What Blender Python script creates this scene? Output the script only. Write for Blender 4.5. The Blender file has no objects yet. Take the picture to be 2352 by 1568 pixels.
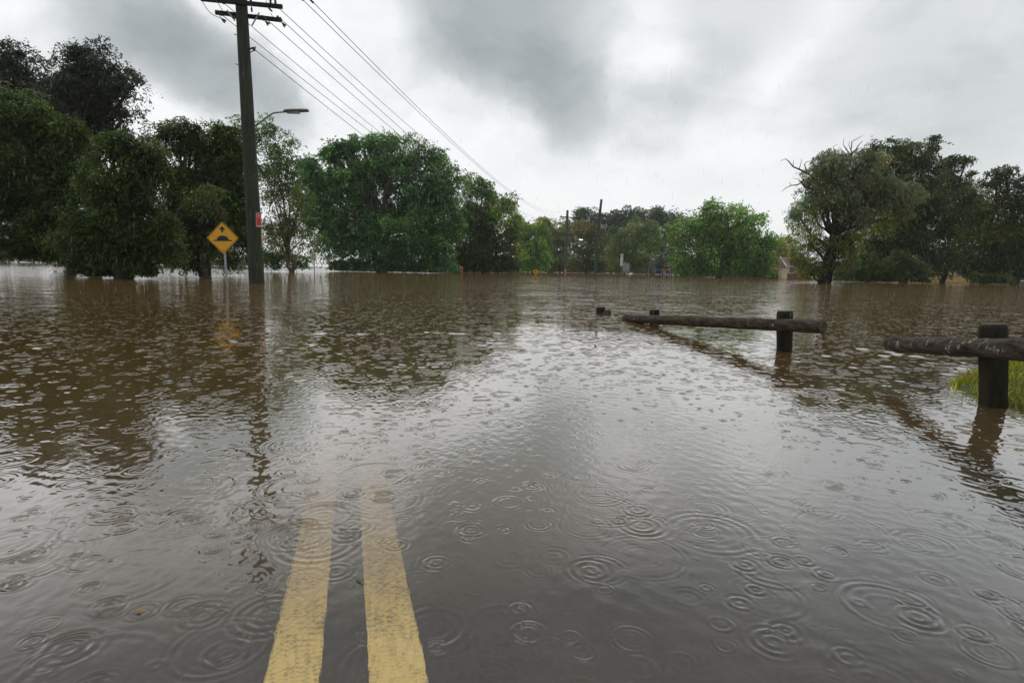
import bpy, math, random
import numpy as np
from mathutils import Vector, Matrix

random.seed(7)
RNG = np.random.default_rng(11)
SC = bpy.context.scene
COL = SC.collection
R = math.radians

# ------------------------------------------------------------------ camera
CAM_H, FPX, PITCH, ROLL = 0.65, 1307.0, R(7.15), R(1.07)
cam_d = bpy.data.cameras.new('camera')
cam = bpy.data.objects.new('camera', cam_d)
COL.objects.link(cam)
cam_d.sensor_width = 36.0
cam_d.lens = 36.0 * FPX / 2352.0
cam_d.clip_start, cam_d.clip_end = 0.02, 6000.0
ROT = Matrix.Rotation(math.pi / 2 - PITCH, 4, 'X') @ Matrix.Rotation(ROLL, 4, 'Z')
cam.matrix_world = Matrix.Translation((0, 0, CAM_H)) @ ROT
SC.camera = cam
ROT3 = ROT.to_3x3()

def ray(px, py):
    return ROT3 @ Vector(((px - 1176) / FPX, (784 - py) / FPX, -1.0))
def P(px, py, Y):
    d = ray(px, py)
    t = Y / d.y
    return Vector((d.x * t, Y, CAM_H + d.z * t))
def G(px, py, z=0.0):
    d = ray(px, py)
    t = (z - CAM_H) / d.z
    return Vector((d.x * t, d.y * t, z))
def project(p):
    q = ROT3.transposed() @ (Vector(p) - Vector((0, 0, CAM_H)))
    return 1176 + FPX * q.x / -q.z, 784 - FPX * q.y / -q.z

# ------------------------------------------------------------------ mesh helpers
class MB:
    def __init__(self):
        self.v, self.f, self.c, self.n = [], [], [], 0
    def add(self, verts, faces, col=None):
        b = self.n
        self.v.extend([tuple(p) for p in verts])
        self.f.extend([tuple(i + b for i in f) for f in faces])
        if col is not None:
            self.c.extend([col] * len(verts))
        self.n += len(verts)
    def box(self, c, s, M=None):
        hx, hy, hz = s[0] / 2, s[1] / 2, s[2] / 2
        vs = [Vector((x * hx, y * hy, z * hz)) for x in (-1, 1) for y in (-1, 1) for z in (-1, 1)]
        if M is not None:
            vs = [M @ p for p in vs]
        vs = [p + Vector(c) for p in vs]
        self.add(vs, [(0, 1, 3, 2), (4, 6, 7, 5), (0, 4, 5, 1), (2, 3, 7, 6), (0, 2, 6, 4), (1, 5, 7, 3)])
    def bar(self, a, b, w, h, up=(0, 0, 1)):
        a, b = Vector(a), Vector(b)
        d = (b - a)
        L = d.length
        d.normalize()
        s = d.cross(Vector(up)).normalized()
        u = s.cross(d).normalized()
        M = Matrix((d, s, u)).transposed()
        self.box((a + b) / 2, (L, w, h), M)
    def tube(self, pts, radii, n=8, caps=True, wob=0.0):
        pts = [Vector(p) for p in pts]
        rings = []
        m = len(pts)
        ref = None
        base = self.n
        for i, p in enumerate(pts):
            d = (pts[min(i + 1, m - 1)] - pts[max(i - 1, 0)])
            if d.length < 1e-9: d = Vector((0, 0, 1))
            d.normalize()
            if ref is None:
                ref = Vector((1, 0, 0)) if abs(d.x) < 0.8 else Vector((0, 1, 0))
            x = (ref - d * ref.dot(d))
            if x.length < 1e-6: x = d.orthogonal()
            x.normalize()
            ref = x
            y = d.cross(x)
            r = radii[i] if hasattr(radii, '__len__') else radii
            for k in range(n):
                a = 2 * math.pi * k / n
                rr = r * (1 + (wob * math.sin(3 * a + i * 1.3) * 0.5 + wob * (random.random() - .5) if wob else 0))
                rings.append(p + x * (math.cos(a) * rr) + y * (math.sin(a) * rr))
        fs = []
        for i in range(m - 1):
            for k in range(n):
                k2 = (k + 1) % n
                fs.append((i * n + k, i * n + k2, (i + 1) * n + k2, (i + 1) * n + k))
        if caps:
            fs.append(tuple(reversed(range(n))))
            fs.append(tuple((m - 1) * n + k for k in range(n)))
        self.add(rings, fs)
    def prism(self, poly, t, O, u, v):
        """poly: 2D points; extruded along u x v by t from plane O"""
        O, u, v = Vector(O), Vector(u), Vector(v)
        w = u.cross(v).normalized()
        n = len(poly)
        a = [O + u * p[0] + v * p[1] for p in poly]
        b = [q + w * t for q in a]
        fs = [tuple(reversed(range(n))), tuple(range(n, 2 * n))]
        for i in range(n):
            j = (i + 1) % n
            fs.append((i, j, n + j, n + i))
        self.add(a + b, fs)
    def build(self, name, mat, parent=None, smooth=False):
        me = bpy.data.meshes.new(name)
        me.from_pydata(self.v, [], self.f)
        me.update()
        if smooth:
            for p in me.polygons:
                p.use_smooth = len(p.vertices) <= 4
        return link(name, me, mat, parent)

def link(name, me, mat, parent=None):
    o = bpy.data.objects.new(name, me)
    if mat is not None:
        me.materials.append(mat)
    COL.objects.link(o)
    if parent is not None:
        o.parent = parent
        o.matrix_parent_inverse = Matrix.Translation(parent.location).inverted()
    return o
def tag(o, label=None, cat=None, group=None, kind=None):
    if label: o['label'] = label
    if cat: o['category'] = cat
    if group: o['group'] = group
    if kind: o['kind'] = kind
    return o
def thing(name, label, cat, loc, group=None):
    o = bpy.data.objects.new(name, None)
    o.empty_display_size = 0.2
    COL.objects.link(o)
    o.location = loc
    return tag(o, label, cat, group)
def np_mesh(name, V, quads, cols=None, smooth=False):
    me = bpy.data.meshes.new(name)
    V = np.ascontiguousarray(V, dtype=np.float32)
    Q = np.ascontiguousarray(quads, dtype=np.int32)
    me.vertices.add(len(V))
    me.vertices.foreach_set('co', V.ravel())
    me.loops.add(Q.size)
    me.loops.foreach_set('vertex_index', Q.ravel())
    me.polygons.add(len(Q))
    me.polygons.foreach_set('loop_start', np.arange(0, Q.size, Q.shape[1], dtype=np.int32))
    if smooth:
        me.polygons.foreach_set('use_smooth', np.ones(len(Q), dtype=bool))
    if cols is not None:
        at = me.attributes.new('col', 'FLOAT_COLOR', 'POINT')
        c4 = np.ones((len(V), 4), dtype=np.float32)
        c4[:, :3] = cols
        at.data.foreach_set('color', c4.ravel())
    me.update(calc_edges=True)
    return me
def rounded(w, h, r, n=5):
    pts = []
    for cx, cy, a0 in ((w/2-r, h/2-r, 0), (-w/2+r, h/2-r, 90), (-w/2+r, -h/2+r, 180), (w/2-r, -h/2+r, 270)):
        for k in range(n + 1):
            a = R(a0 + 90 * k / n)
            pts.append((cx + r * math.cos(a), cy + r * math.sin(a)))
    return pts
def ring_quads(mb, outer, inner, O, u, v, t):
    """flat frame between two outlines of equal count, t thick"""
    O, u, v = Vector(O), Vector(u), Vector(v)
    w = u.cross(v).normalized()
    n = len(outer)
    vs = []
    for dz in (0, t):
        vs += [O + u*p[0] + v*p[1] + w*dz for p in outer] + [O + u*p[0] + v*p[1] + w*dz for p in inner]
    fs = []
    for i in range(n):
        j = (i + 1) % n
        fs.append((2*n+i, 2*n+j, 3*n+j, 3*n+i))
        fs.append((i, j, 2*n+j, 2*n+i))
        fs.append((n+j, n+i, 3*n+i, 3*n+j))
    mb.add(vs, fs)
def text_mesh(name, s, size, O, u, v, mat, parent, thick=0.0):
    cu = bpy.data.curves.new(name, 'FONT')
    cu.body = s
    cu.size = size
    cu.align_x = 'CENTER'
    cu.align_y = 'CENTER'
    cu.extrude = thick
    cu.offset = size * 0.015
    to = bpy.data.objects.new(name + '_tmp', cu)
    COL.objects.link(to)
    dg = bpy.context.evaluated_depsgraph_get()
    me = bpy.data.meshes.new_from_object(to.evaluated_get(dg))
    bpy.data.objects.remove(to)
    u, v = Vector(u).normalized(), Vector(v).normalized()
    w = u.cross(v)
    M = Matrix((u, v, w)).transposed().to_4x4()
    M.translation = Vector(O)
    me.transform(M)
    me.materials.clear()
    me.name = name
    return link(name, me, mat, parent)

# ------------------------------------------------------------------ materials
def new_mat(name):
    m = bpy.data.materials.new(name)
    m.use_nodes = True
    nt = m.node_tree
    nt.nodes.clear()
    out = nt.nodes.new('ShaderNodeOutputMaterial')
    return m, nt, out
def N(nt, t, **kw):
    n = nt.nodes.new(t)
    for k, v in kw.items():
        if k in n.bl_rna.properties.keys():
            setattr(n, k, v)
        else:
            n.inputs[k.replace('_', ' ')].default_value = v
    return n
def simple(name, c1, c2=None, scale=8.0, rough=0.6, spec=0.4, metal=0.0, bump=0.0, stretch=(1, 1, 1), c3=None, s3=3.0, t3=(.55, .65)):
    m, nt, out = new_mat(name)
    b = N(nt, 'ShaderNodeBsdfPrincipled', Roughness=rough, Metallic=metal)
    b.inputs['Specular IOR Level'].default_value = spec
    nt.links.new(b.outputs[0], out.inputs[0])
    tc = N(nt, 'ShaderNodeTexCoord')
    mp = N(nt, 'ShaderNodeMapping')
    mp.inputs['Scale'].default_value = stretch
    nt.links.new(tc.outputs['Object'], mp.inputs[0])
    no = N(nt, 'ShaderNodeTexNoise', Scale=scale, Detail=6.0, Roughness=0.65)
    nt.links.new(mp.outputs[0], no.inputs['Vector'])
    c2 = c2 or tuple(x * 0.7 for x in c1)
    mx = N(nt, 'ShaderNodeMix', data_type='RGBA')
    rmp = N(nt, 'ShaderNodeMapRange')
    rmp.inputs[1].default_value = .35; rmp.inputs[2].default_value = .65
    nt.links.new(no.outputs[0], rmp.inputs[0])
    nt.links.new(rmp.outputs[0], mx.inputs[0])
    mx.inputs[6].default_value = (*c1, 1); mx.inputs[7].default_value = (*c2, 1)
    col = mx.outputs[2]
    if c3:
        n3 = N(nt, 'ShaderNodeTexNoise', Scale=s3, Detail=8.0, Roughness=0.75)
        nt.links.new(tc.outputs['Object'], n3.inputs['Vector'])
        r3 = N(nt, 'ShaderNodeMapRange')
        r3.inputs[1].default_value, r3.inputs[2].default_value = t3
        nt.links.new(n3.outputs[0], r3.inputs[0])
        m3 = N(nt, 'ShaderNodeMix', data_type='RGBA')
        nt.links.new(r3.outputs[0], m3.inputs[0])
        nt.links.new(col, m3.inputs[6])
        m3.inputs[7].default_value = (*c3, 1)
        col = m3.outputs[2]
    nt.links.new(col, b.inputs['Base Color'])
    if bump:
        bp = N(nt, 'ShaderNodeBump', Strength=0.8, Distance=bump)
        nt.links.new(no.outputs[0], bp.inputs['Height'])
        nt.links.new(bp.outputs[0], b.inputs['Normal'])
    return m
def leaf_material():
    m, nt, out = new_mat('leaf')
    at = N(nt, 'ShaderNodeAttribute', attribute_name='col')
    b = N(nt, 'ShaderNodeBsdfPrincipled', Roughness=0.42)
    b.inputs['Specular IOR Level'].default_value = 0.35
    tr = N(nt, 'ShaderNodeBsdfTranslucent')
    nt.links.new(at.outputs['Color'], b.inputs['Base Color'])
    hs = N(nt, 'ShaderNodeHueSaturation', Saturation=1.15, Value=1.3)
    nt.links.new(at.outputs['Color'], hs.inputs['Color'])
    nt.links.new(hs.outputs[0], tr.inputs['Color'])
    mx = N(nt, 'ShaderNodeMixShader')
    mx.inputs[0].default_value = 0.4
    nt.links.new(b.outputs[0], mx.inputs[1]); nt.links.new(tr.outputs[0], mx.inputs[2])
    nt.links.new(mx.outputs[0], out.inputs[0])
    return m
M_LEAF = leaf_material()
M_BARK = simple('bark', (.07, .055, .042), (.03, .024, .02), 9, .85, .2, bump=.02, stretch=(1, 1, .25))
M_DEAD = simple('dead_wood', (.06, .05, .045), (.03, .026, .024), 9, .8, .2)
M_PALEBARK = simple('pale_bark', (.28, .27, .2), (.14, .13, .09), 3, .8, .2, stretch=(1, 1, .3))
M_POLE = simple('treated_timber_pole', (.056, .060, .045), (.013, .015, .012), 26, .75, .2, bump=.02, stretch=(1, 1, .035), c3=(.026, .044, .024), s3=2.2, t3=(.45, .62))
M_POLEG = simple('green_timber_pole', (.045, .085, .055), (.03, .055, .038), 10, .7, .3, stretch=(1, 1, .1))
M_ARM = simple('weathered_hardwood', (.03, .026, .024), (.014, .012, .011), 12, .75, .2, bump=.006, stretch=(.2, 1, 1))
M_STEEL = simple('galvanised_steel', (.26, .27, .28), (.17, .18, .19), 20, .5, .5, .6)
M_DKSTEEL = simple('dark_fittings', (.035, .035, .037), (.02, .02, .022), 20, .6, .4)
M_LAMPB = simple('lamp_body', (.10, .10, .10), (.06, .06, .06), 20, .5, .4)
M_LENS = simple('lamp_lens', (.25, .25, .24), (.2, .2, .19), 20, .2, .5)
M_WIRE = simple('wire', (.055, .058, .06), (.04, .042, .045), 2, .6, .4)
M_LOG = simple('log', (.085, .064, .046), (.012, .009, .007), 38, .75, .12, bump=.006, stretch=(1, .1, 1), c3=(.035, .038, .018), s3=5, t3=(.58, .72))
M_LOGLICHEN = simple('lichened_log', (.078, .060, .048), (.011, .009, .007), 38, .75, .12, bump=.006, stretch=(1, .1, 1), c3=(.26, .28, .20), s3=13, t3=(.57, .62))
M_POSTW = simple('mossy_post', (.030, .027, .018), (.010, .009, .006), 30, .75, .15, bump=.006, stretch=(1, 1, .12), c3=(.028, .034, .010), s3=4, t3=(.52, .68))
M_POSTTOP = simple('post_top', (.085, .08, .06), (.04, .038, .03), 30, .6, .3, bump=.004, c3=(.2, .2, .14), s3=16, t3=(.58, .68))
M_YEL = simple('sign_yellow', (.72, .36, .015), (.62, .30, .012), 3, .45, .4)
M_BLK = simple('sign_black', (.012, .012, .012), (.018, .018, .017), 10, .5, .4)
M_RED = simple('sign_red', (.52, .035, .04), (.45, .03, .035), 4, .45, .4)
M_WHT = simple('sign_white', (.72, .72, .70), (.6, .6, .58), 6, .5, .4)
M_CREAM = simple('sign_cream', (.62, .60, .47), (.52, .50, .39), 6, .6, .3)
M_GREYP = simple('sign_back_grey', (.30, .31, .32), (.22, .23, .24), 5, .5, .4, .3)
M_BLUE = simple('sign_blue', (.05, .16, .45), (.04, .13, .38), 5, .5, .4)
M_RUST = simple('sign_brown', (.30, .085, .06), (.2, .06, .05), 5, .5, .4)
M_WALLC = simple('cream_wall', (.55, .5, .33), (.48, .43, .28), 2, .8, .2)
M_WALLY = simple('yellow_wall', (.60, .42, .16), (.5, .35, .13), 2, .8, .2)
M_TILE = simple('roof_tiles', (.16, .10, .085), (.09, .06, .05), 4, .7, .3, stretch=(1, 1, 5))
M_GLASSD = simple('window_glass', (.03, .035, .04), (.05, .055, .06), 2, .1, .6)
M_BRICK = simple('brick_base', (.22, .10, .08), (.14, .07, .055), 6, .85, .2)
M_FENCE = simple('dark_fence', (.05, .058, .055), (.03, .036, .034), 3, .8, .2, stretch=(8, 8, .5))
M_LAMPON, _nt, _o = new_mat('lit_lamp')
_e = N(_nt, 'ShaderNodeEmission', Strength=2.5); _e.inputs[0].default_value = (1, .78, .5, 1)
_nt.links.new(_e.outputs[0], _o.inputs[0])

# ------------------------------------------------------------------ ground, road and water
AZ = math.atan2(803 - 1176, FPX) + 0.0
RD = Vector((math.sin(AZ), math.cos(AZ), 0)); RN = Vector((math.cos(AZ), -math.sin(AZ), 0))
def gz(x, y):
    x = np.asarray(x, float); y = np.asarray(y, float)
    s = x * RD.x + y * RD.y
    d = -0.030 - 0.105 * np.clip(s - 0.75, 0, None)
    d = np.maximum(d, -0.95)
    e = np.sqrt(((x - 4.2) / 2.55) ** 2 + ((y - 3.15) / 1.7) ** 2)
    k = np.clip(1 - e, 0, 1)
    m = k * k * (3 - 2 * k) * .62
    far = np.clip((np.hypot(x, y) - 420) / 80, 0, 1) * 0.0
    return d + m + far
def ground_material():
    m, nt, out = new_mat('ground')
    b = N(nt, 'ShaderNodeBsdfPrincipled', Roughness=.9)
    tc = N(nt, 'ShaderNodeTexCoord')
    no = N(nt, 'ShaderNodeTexNoise', Scale=3.0, Detail=8.0)
    nt.links.new(tc.outputs['Object'], no.inputs['Vector'])
    rp = N(nt, 'ShaderNodeValToRGB')
    rp.color_ramp.elements[0].color = (.035, .03, .016, 1); rp.color_ramp.elements[0].position = .3
    rp.color_ramp.elements[1].color = (.06, .085, .02, 1); rp.color_ramp.elements[1].position = .7
    nt.links.new(no.outputs[0], rp.inputs[0]); nt.links.new(rp.outputs[0], b.inputs['Base Color'])
    nt.links.new(b.outputs[0], out.inputs[0])
    return m
def coords(lo, hi, fine0, fine1, step, big):
    a = list(np.arange(fine0, fine1 + 1e-6, step))
    l, st = fine0, step
    pre = []
    while l > lo:
        st *= 1.5; l -= st; pre.append(max(l, lo))
    r, st = a[-1], step
    post = []
    while r < hi:
        st *= 1.5; r += st; post.append(min(r, hi))
    return np.array(pre[::-1] + a + post)
xs = coords(-1600, 1600, -4, 8, .1, 0)
ys = coords(-300, 1600, -1, 8, .1, 0)
X, Y = np.meshgrid(xs, ys)
Z = gz(X, Y)
nx, ny = len(xs), len(ys)
idx = np.arange(nx * ny).reshape(ny, nx)
Q = np.stack([idx[:-1, :-1], idx[:-1, 1:], idx[1:, 1:], idx[1:, :-1]], -1).reshape(-1, 4)
me = np_mesh('ground', np.stack([X, Y, Z], -1).reshape(-1, 3), Q, smooth=True)
tag(link('ground', me, ground_material()), kind='structure')

def strip(name, offs0, offs1, s0, s1, ds, dz, mat, wob=0.0, nacross=8):
    ss = np.arange(s0, s1, ds)
    tt = np.linspace(0, 1, nacross + 1)
    V = []
    w0 = np.cumsum(RNG.normal(0, 1, len(ss))); w1 = np.cumsum(RNG.normal(0, 1, len(ss)))
    w0 = (RNG.normal(0, 1, len(ss))) * wob; w1 = RNG.normal(0, 1, len(ss)) * wob
    for i, s in enumerate(ss):
        o = (offs0 + w0[i]) * (1 - tt) + (offs1 + w1[i]) * tt
        x = RD.x * s + RN.x * o; y = RD.y * s + RN.y * o
        V.append(np.stack([x, y, gz(x, y) + dz], -1))
    V = np.array(V).reshape(-1, 3)
    n = nacross + 1
    idx = np.arange(len(ss) * n).reshape(len(ss), n)
    Q = np.stack([idx[:-1, :-1], idx[:-1, 1:], idx[1:, 1:], idx[1:, :-1]], -1).reshape(-1, 4)
    return link(name, np_mesh(name, V, Q), mat)
M_ROAD = simple('asphalt', (.060, .060, .058), (.038, .038, .038), 90, .9, .2, bump=.003, c3=(.085, .083, .078), s3=1.5, t3=(.45, .8))
def paint_material():
    m, nt, out = new_mat('yellow_road_paint')
    b = N(nt, 'ShaderNodeBsdfPrincipled', Roughness=.8)
    tc = N(nt, 'ShaderNodeTexCoord')
    n1 = N(nt, 'ShaderNodeTexNoise', Scale=95.0, Detail=6.0, Roughness=.7)
    n2 = N(nt, 'ShaderNodeTexNoise', Scale=9.0, Detail=4.0)
    nt.links.new(tc.outputs['Object'], n1.inputs['Vector']); nt.links.new(tc.outputs['Object'], n2.inputs['Vector'])
    ad = N(nt, 'ShaderNodeMath', operation='MULTIPLY_ADD'); ad.inputs[1].default_value = .35
    nt.links.new(n2.outputs[0], ad.inputs[0]); nt.links.new(n1.outputs[0], ad.inputs[2])
    rp = N(nt, 'ShaderNodeValToRGB')
    e = rp.color_ramp.elements
    e[0].position = .545; e[0].color = (.20, .18, .11, 1)
    e[1].position = .665; e[1].color = (.78, .57, .19, 1)
    x = e.new(.80); x.color = (.86, .68, .28, 1)
    nt.links.new(ad.outputs[0], rp.inputs[0]); nt.links.new(rp.outputs[0], b.inputs['Base Color'])
    nt.links.new(b.outputs[0], out.inputs[0])
    return m
M_PAINT = paint_material()
tag(strip('road', -4.0, 2.05, -2.5, 70, .1, .004, M_ROAD, nacross=30), kind='structure')
def off(px):
    p = G(px, 1568, -0.04)
    return p.x * RN.x + p.y * RN.y
tag(strip('road_marking', off(608), off(735), -2.5, 45, .02, .008, M_PAINT, .0012), kind='structure')
tag(strip('road_marking', off(848), off(983), -2.5, 45, .02, .008, M_PAINT, .0012), kind='structure')

def water_material():
    m, nt, out = new_mat('flood_water')
    tc = N(nt, 'ShaderNodeTexCoord')
    # small wind ripples, patchy
    patch = N(nt, 'ShaderNodeTexNoise', Scale=.30, Detail=5.0, Roughness=.6)
    pm = N(nt, 'ShaderNodeMapping'); pm.inputs['Scale'].default_value = (.35, 1, 1); nt.links.new(tc.outputs['Object'], pm.inputs[0])
    nt.links.new(pm.outputs[0], patch.inputs['Vector'])
    pr = N(nt, 'ShaderNodeMapRange'); pr.inputs[1].default_value = .35; pr.inputs[2].default_value = .65
    pr.inputs[3].default_value = .35; pr.inputs[4].default_value = 1.25
    nt.links.new(patch.outputs[0], pr.inputs[0])
    mp = N(nt, 'ShaderNodeMapping'); mp.inputs['Scale'].default_value = (1, 1.5, 1)
    nt.links.new(tc.outputs['Object'], mp.inputs[0])
    n1 = N(nt, 'ShaderNodeTexNoise', Scale=12.0, Detail=4.0, Roughness=.6)
    n2 = N(nt, 'ShaderNodeTexNoise', Scale=55.0, Detail=2.0, Roughness=.5)
    n3 = N(nt, 'ShaderNodeTexNoise', Scale=1.7, Detail=3.0, Roughness=.5)
    for n in (n1, n2, n3): nt.links.new(mp.outputs[0], n.inputs['Vector'])
    far = N(nt, 'ShaderNodeAttribute', attribute_name='rough')
    acc = None
    for n, amp in ((n1, .21), (n2, .17), (n3, .17)):
        sb = N(nt, 'ShaderNodeVectorMath', operation='SUBTRACT'); sb.inputs[1].default_value = (.5, .5, .5)
        nt.links.new(n.outputs['Color'], sb.inputs[0])
        ml = N(nt, 'ShaderNodeVectorMath', operation='MULTIPLY'); ml.inputs[1].default_value = (amp, amp, 0)
        nt.links.new(sb.outputs[0], ml.inputs[0])
        if acc is None: acc = ml.outputs[0]
        else:
            ad = N(nt, 'ShaderNodeVectorMath', operation='ADD'); nt.links.new(acc, ad.inputs[0]); nt.links.new(ml.outputs[0], ad.inputs[1]); acc = ad.outputs[0]
    am = N(nt, 'ShaderNodeMath', operation='MULTIPLY'); nt.links.new(pr.outputs[0], am.inputs[0]); nt.links.new(far.outputs['Fac'], am.inputs[1])
    ss = N(nt, 'ShaderNodeVectorMath', operation='SCALE'); nt.links.new(acc, ss.inputs[0]); nt.links.new(am.outputs[0], ss.inputs['Scale'])
    ge = N(nt, 'ShaderNodeNewGeometry')
    flat = N(nt, 'ShaderNodeVectorMath', operation='MULTIPLY'); flat.inputs[1].default_value = (1, 1, 0)
    nt.links.new(tc.outputs['Object'], flat.inputs[0])
    def mth(op, a, b=None, c=None):
        n = N(nt, 'ShaderNodeMath', operation=op)
        for i, x in enumerate((a, b, c)):
            if x is None: continue
            if isinstance(x, (int, float)): n.inputs[i].default_value = x
            else: nt.links.new(x, n.inputs[i])
        return n.outputs[0]
    spl = N(nt, 'ShaderNodeAttribute', attribute_name='splash')
    total = ss.outputs[0]
    for sc_, rmax, lam, sig, amp, keep, offs in ((4.3, .07, .026, .018, .28, .85, 0), (6.1, .05, .022, .015, .38, .8, 37), (8.7, .012, .024, .013, 1.0, .5, 91), (13.0, .008, .016, .009, .9, .4, 53)):
        mo = N(nt, 'ShaderNodeVectorMath', operation='ADD'); mo.inputs[1].default_value = (offs, offs * .37, 0); nt.links.new(flat.outputs[0], mo.inputs[0])
        vo = N(nt, 'ShaderNodeTexVoronoi', Scale=sc_); vo.feature = 'F1'; vo.voronoi_dimensions = '2D'
        nt.links.new(mo.outputs[0], vo.inputs['Vector'])
        df_ = N(nt, 'ShaderNodeVectorMath', operation='SUBTRACT'); nt.links.new(mo.outputs[0], df_.inputs[0]); nt.links.new(vo.outputs['Position'], df_.inputs[1])
        ln = N(nt, 'ShaderNodeVectorMath', operation='LENGTH'); nt.links.new(df_.outputs[0], ln.inputs[0])
        nr = N(nt, 'ShaderNodeVectorMath', operation='NORMALIZE'); nt.links.new(df_.outputs[0], nr.inputs[0])
        cs = N(nt, 'ShaderNodeSeparateColor'); nt.links.new(vo.outputs['Color'], cs.inputs[0])
        q = mth('SUBTRACT', ln.outputs['Value'], mth('MULTIPLY', cs.outputs[0], rmax))
        g = mth('EXPONENT', mth('MULTIPLY', mth('MULTIPLY', q, q), -1.0 / (sig * sig)))
        w_ = mth('MULTIPLY', mth('SINE', mth('MULTIPLY', q, 6.283 / lam)), g)
        on = mth('MULTIPLY', mth('LESS_THAN', cs.outputs[1], keep), mth('MULTIPLY', cs.outputs[2], amp))
        w_ = mth('MULTIPLY', mth('MULTIPLY', w_, on), spl.outputs['Fac'])
        sv = N(nt, 'ShaderNodeVectorMath', operation='SCALE'); nt.links.new(nr.outputs[0], sv.inputs[0]); nt.links.new(w_, sv.inputs['Scale'])
        ad = N(nt, 'ShaderNodeVectorMath', operation='ADD'); nt.links.new(total, ad.inputs[0]); nt.links.new(sv.outputs[0], ad.inputs[1]); total = ad.outputs[0]
    an = N(nt, 'ShaderNodeVectorMath', operation='ADD'); nt.links.new(ge.outputs['Normal'], an.inputs[0]); nt.links.new(total, an.inputs[1])
    bp = N(nt, 'ShaderNodeVectorMath', operation='NORMALIZE'); nt.links.new(an.outputs[0], bp.inputs[0])
    gl = N(nt, 'ShaderNodeBsdfGlossy', Roughness=.025)
    nt.links.new(bp.outputs[0], gl.inputs['Normal'])
    fr = N(nt, 'ShaderNodeFresnel', IOR=1.333)
    nt.links.new(bp.outputs[0], fr.inputs['Normal'])
    silt = N(nt, 'ShaderNodeAttribute', attribute_name='silt')
    tint = N(nt, 'ShaderNodeMix', data_type='RGBA')
    tint.inputs[6].default_value = (1, 1, 1, 1); tint.inputs[7].default_value = (.75, .62, .42, 1)
    nt.links.new(silt.outputs['Fac'], tint.inputs[0])
    tp = N(nt, 'ShaderNodeBsdfTransparent'); nt.links.new(tint.outputs[2], tp.inputs[0])
    rf = N(nt, 'ShaderNodeBsdfRefraction', IOR=1.08); nt.links.new(tint.outputs[2], rf.inputs[0]); nt.links.new(bp.outputs[0], rf.inputs['Normal'])
    rr_ = N(nt, 'ShaderNodeMapRange'); rr_.inputs[3].default_value = .05; rr_.inputs[4].default_value = .24; nt.links.new(silt.outputs['Fac'], rr_.inputs[0]); nt.links.new(rr_.outputs[0], rf.inputs['Roughness'])
    tq = N(nt, 'ShaderNodeMixShader'); tq.inputs[0].default_value = .6
    nt.links.new(tp.outputs[0], tq.inputs[1]); nt.links.new(rf.outputs[0], tq.inputs[2])
    sc = N(nt, 'ShaderNodeMix', data_type='RGBA')
    sc.inputs[6].default_value = (.24, .205, .15, 1); sc.inputs[7].default_value = (.180, .106, .032, 1)
    nt.links.new(silt.outputs['Fac'], sc.inputs[0])
    df = N(nt, 'ShaderNodeBsdfDiffuse'); nt.links.new(sc.outputs[2], df.inputs[0])
    body = N(nt, 'ShaderNodeMixShader')
    nt.links.new(silt.outputs['Fac'], body.inputs[0]); nt.links.new(tq.outputs[0], body.inputs[1]); nt.links.new(df.outputs[0], body.inputs[2])
    mx = N(nt, 'ShaderNodeMixShader')
    cap = N(nt, 'ShaderNodeValToRGB')     # silty, rain-dimpled surface: strong at low angles, capped where facets hide one another
    ce = cap.color_ramp.elements
    ce[0].position = .02; ce[0].color = (.02, .02, .02, 1)
    ce[1].position = .55; ce[1].color = (.80, .80, .80, 1)
    for p_, v_ in ((.055, .075), (.10, .27), (.17, .54), (.28, .70)):
        e_ = ce.new(p_); e_.color = (v_, v_, v_, 1)
    nt.links.new(fr.outputs[0], cap.inputs[0])
    nt.links.new(cap.outputs[0], mx.inputs[0]); nt.links.new(body.outputs[0], mx.inputs[1]); nt.links.new(gl.outputs[0], mx.inputs[2])
    nt.links.new(mx.outputs[0], out.inputs[0])
    return m

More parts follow.
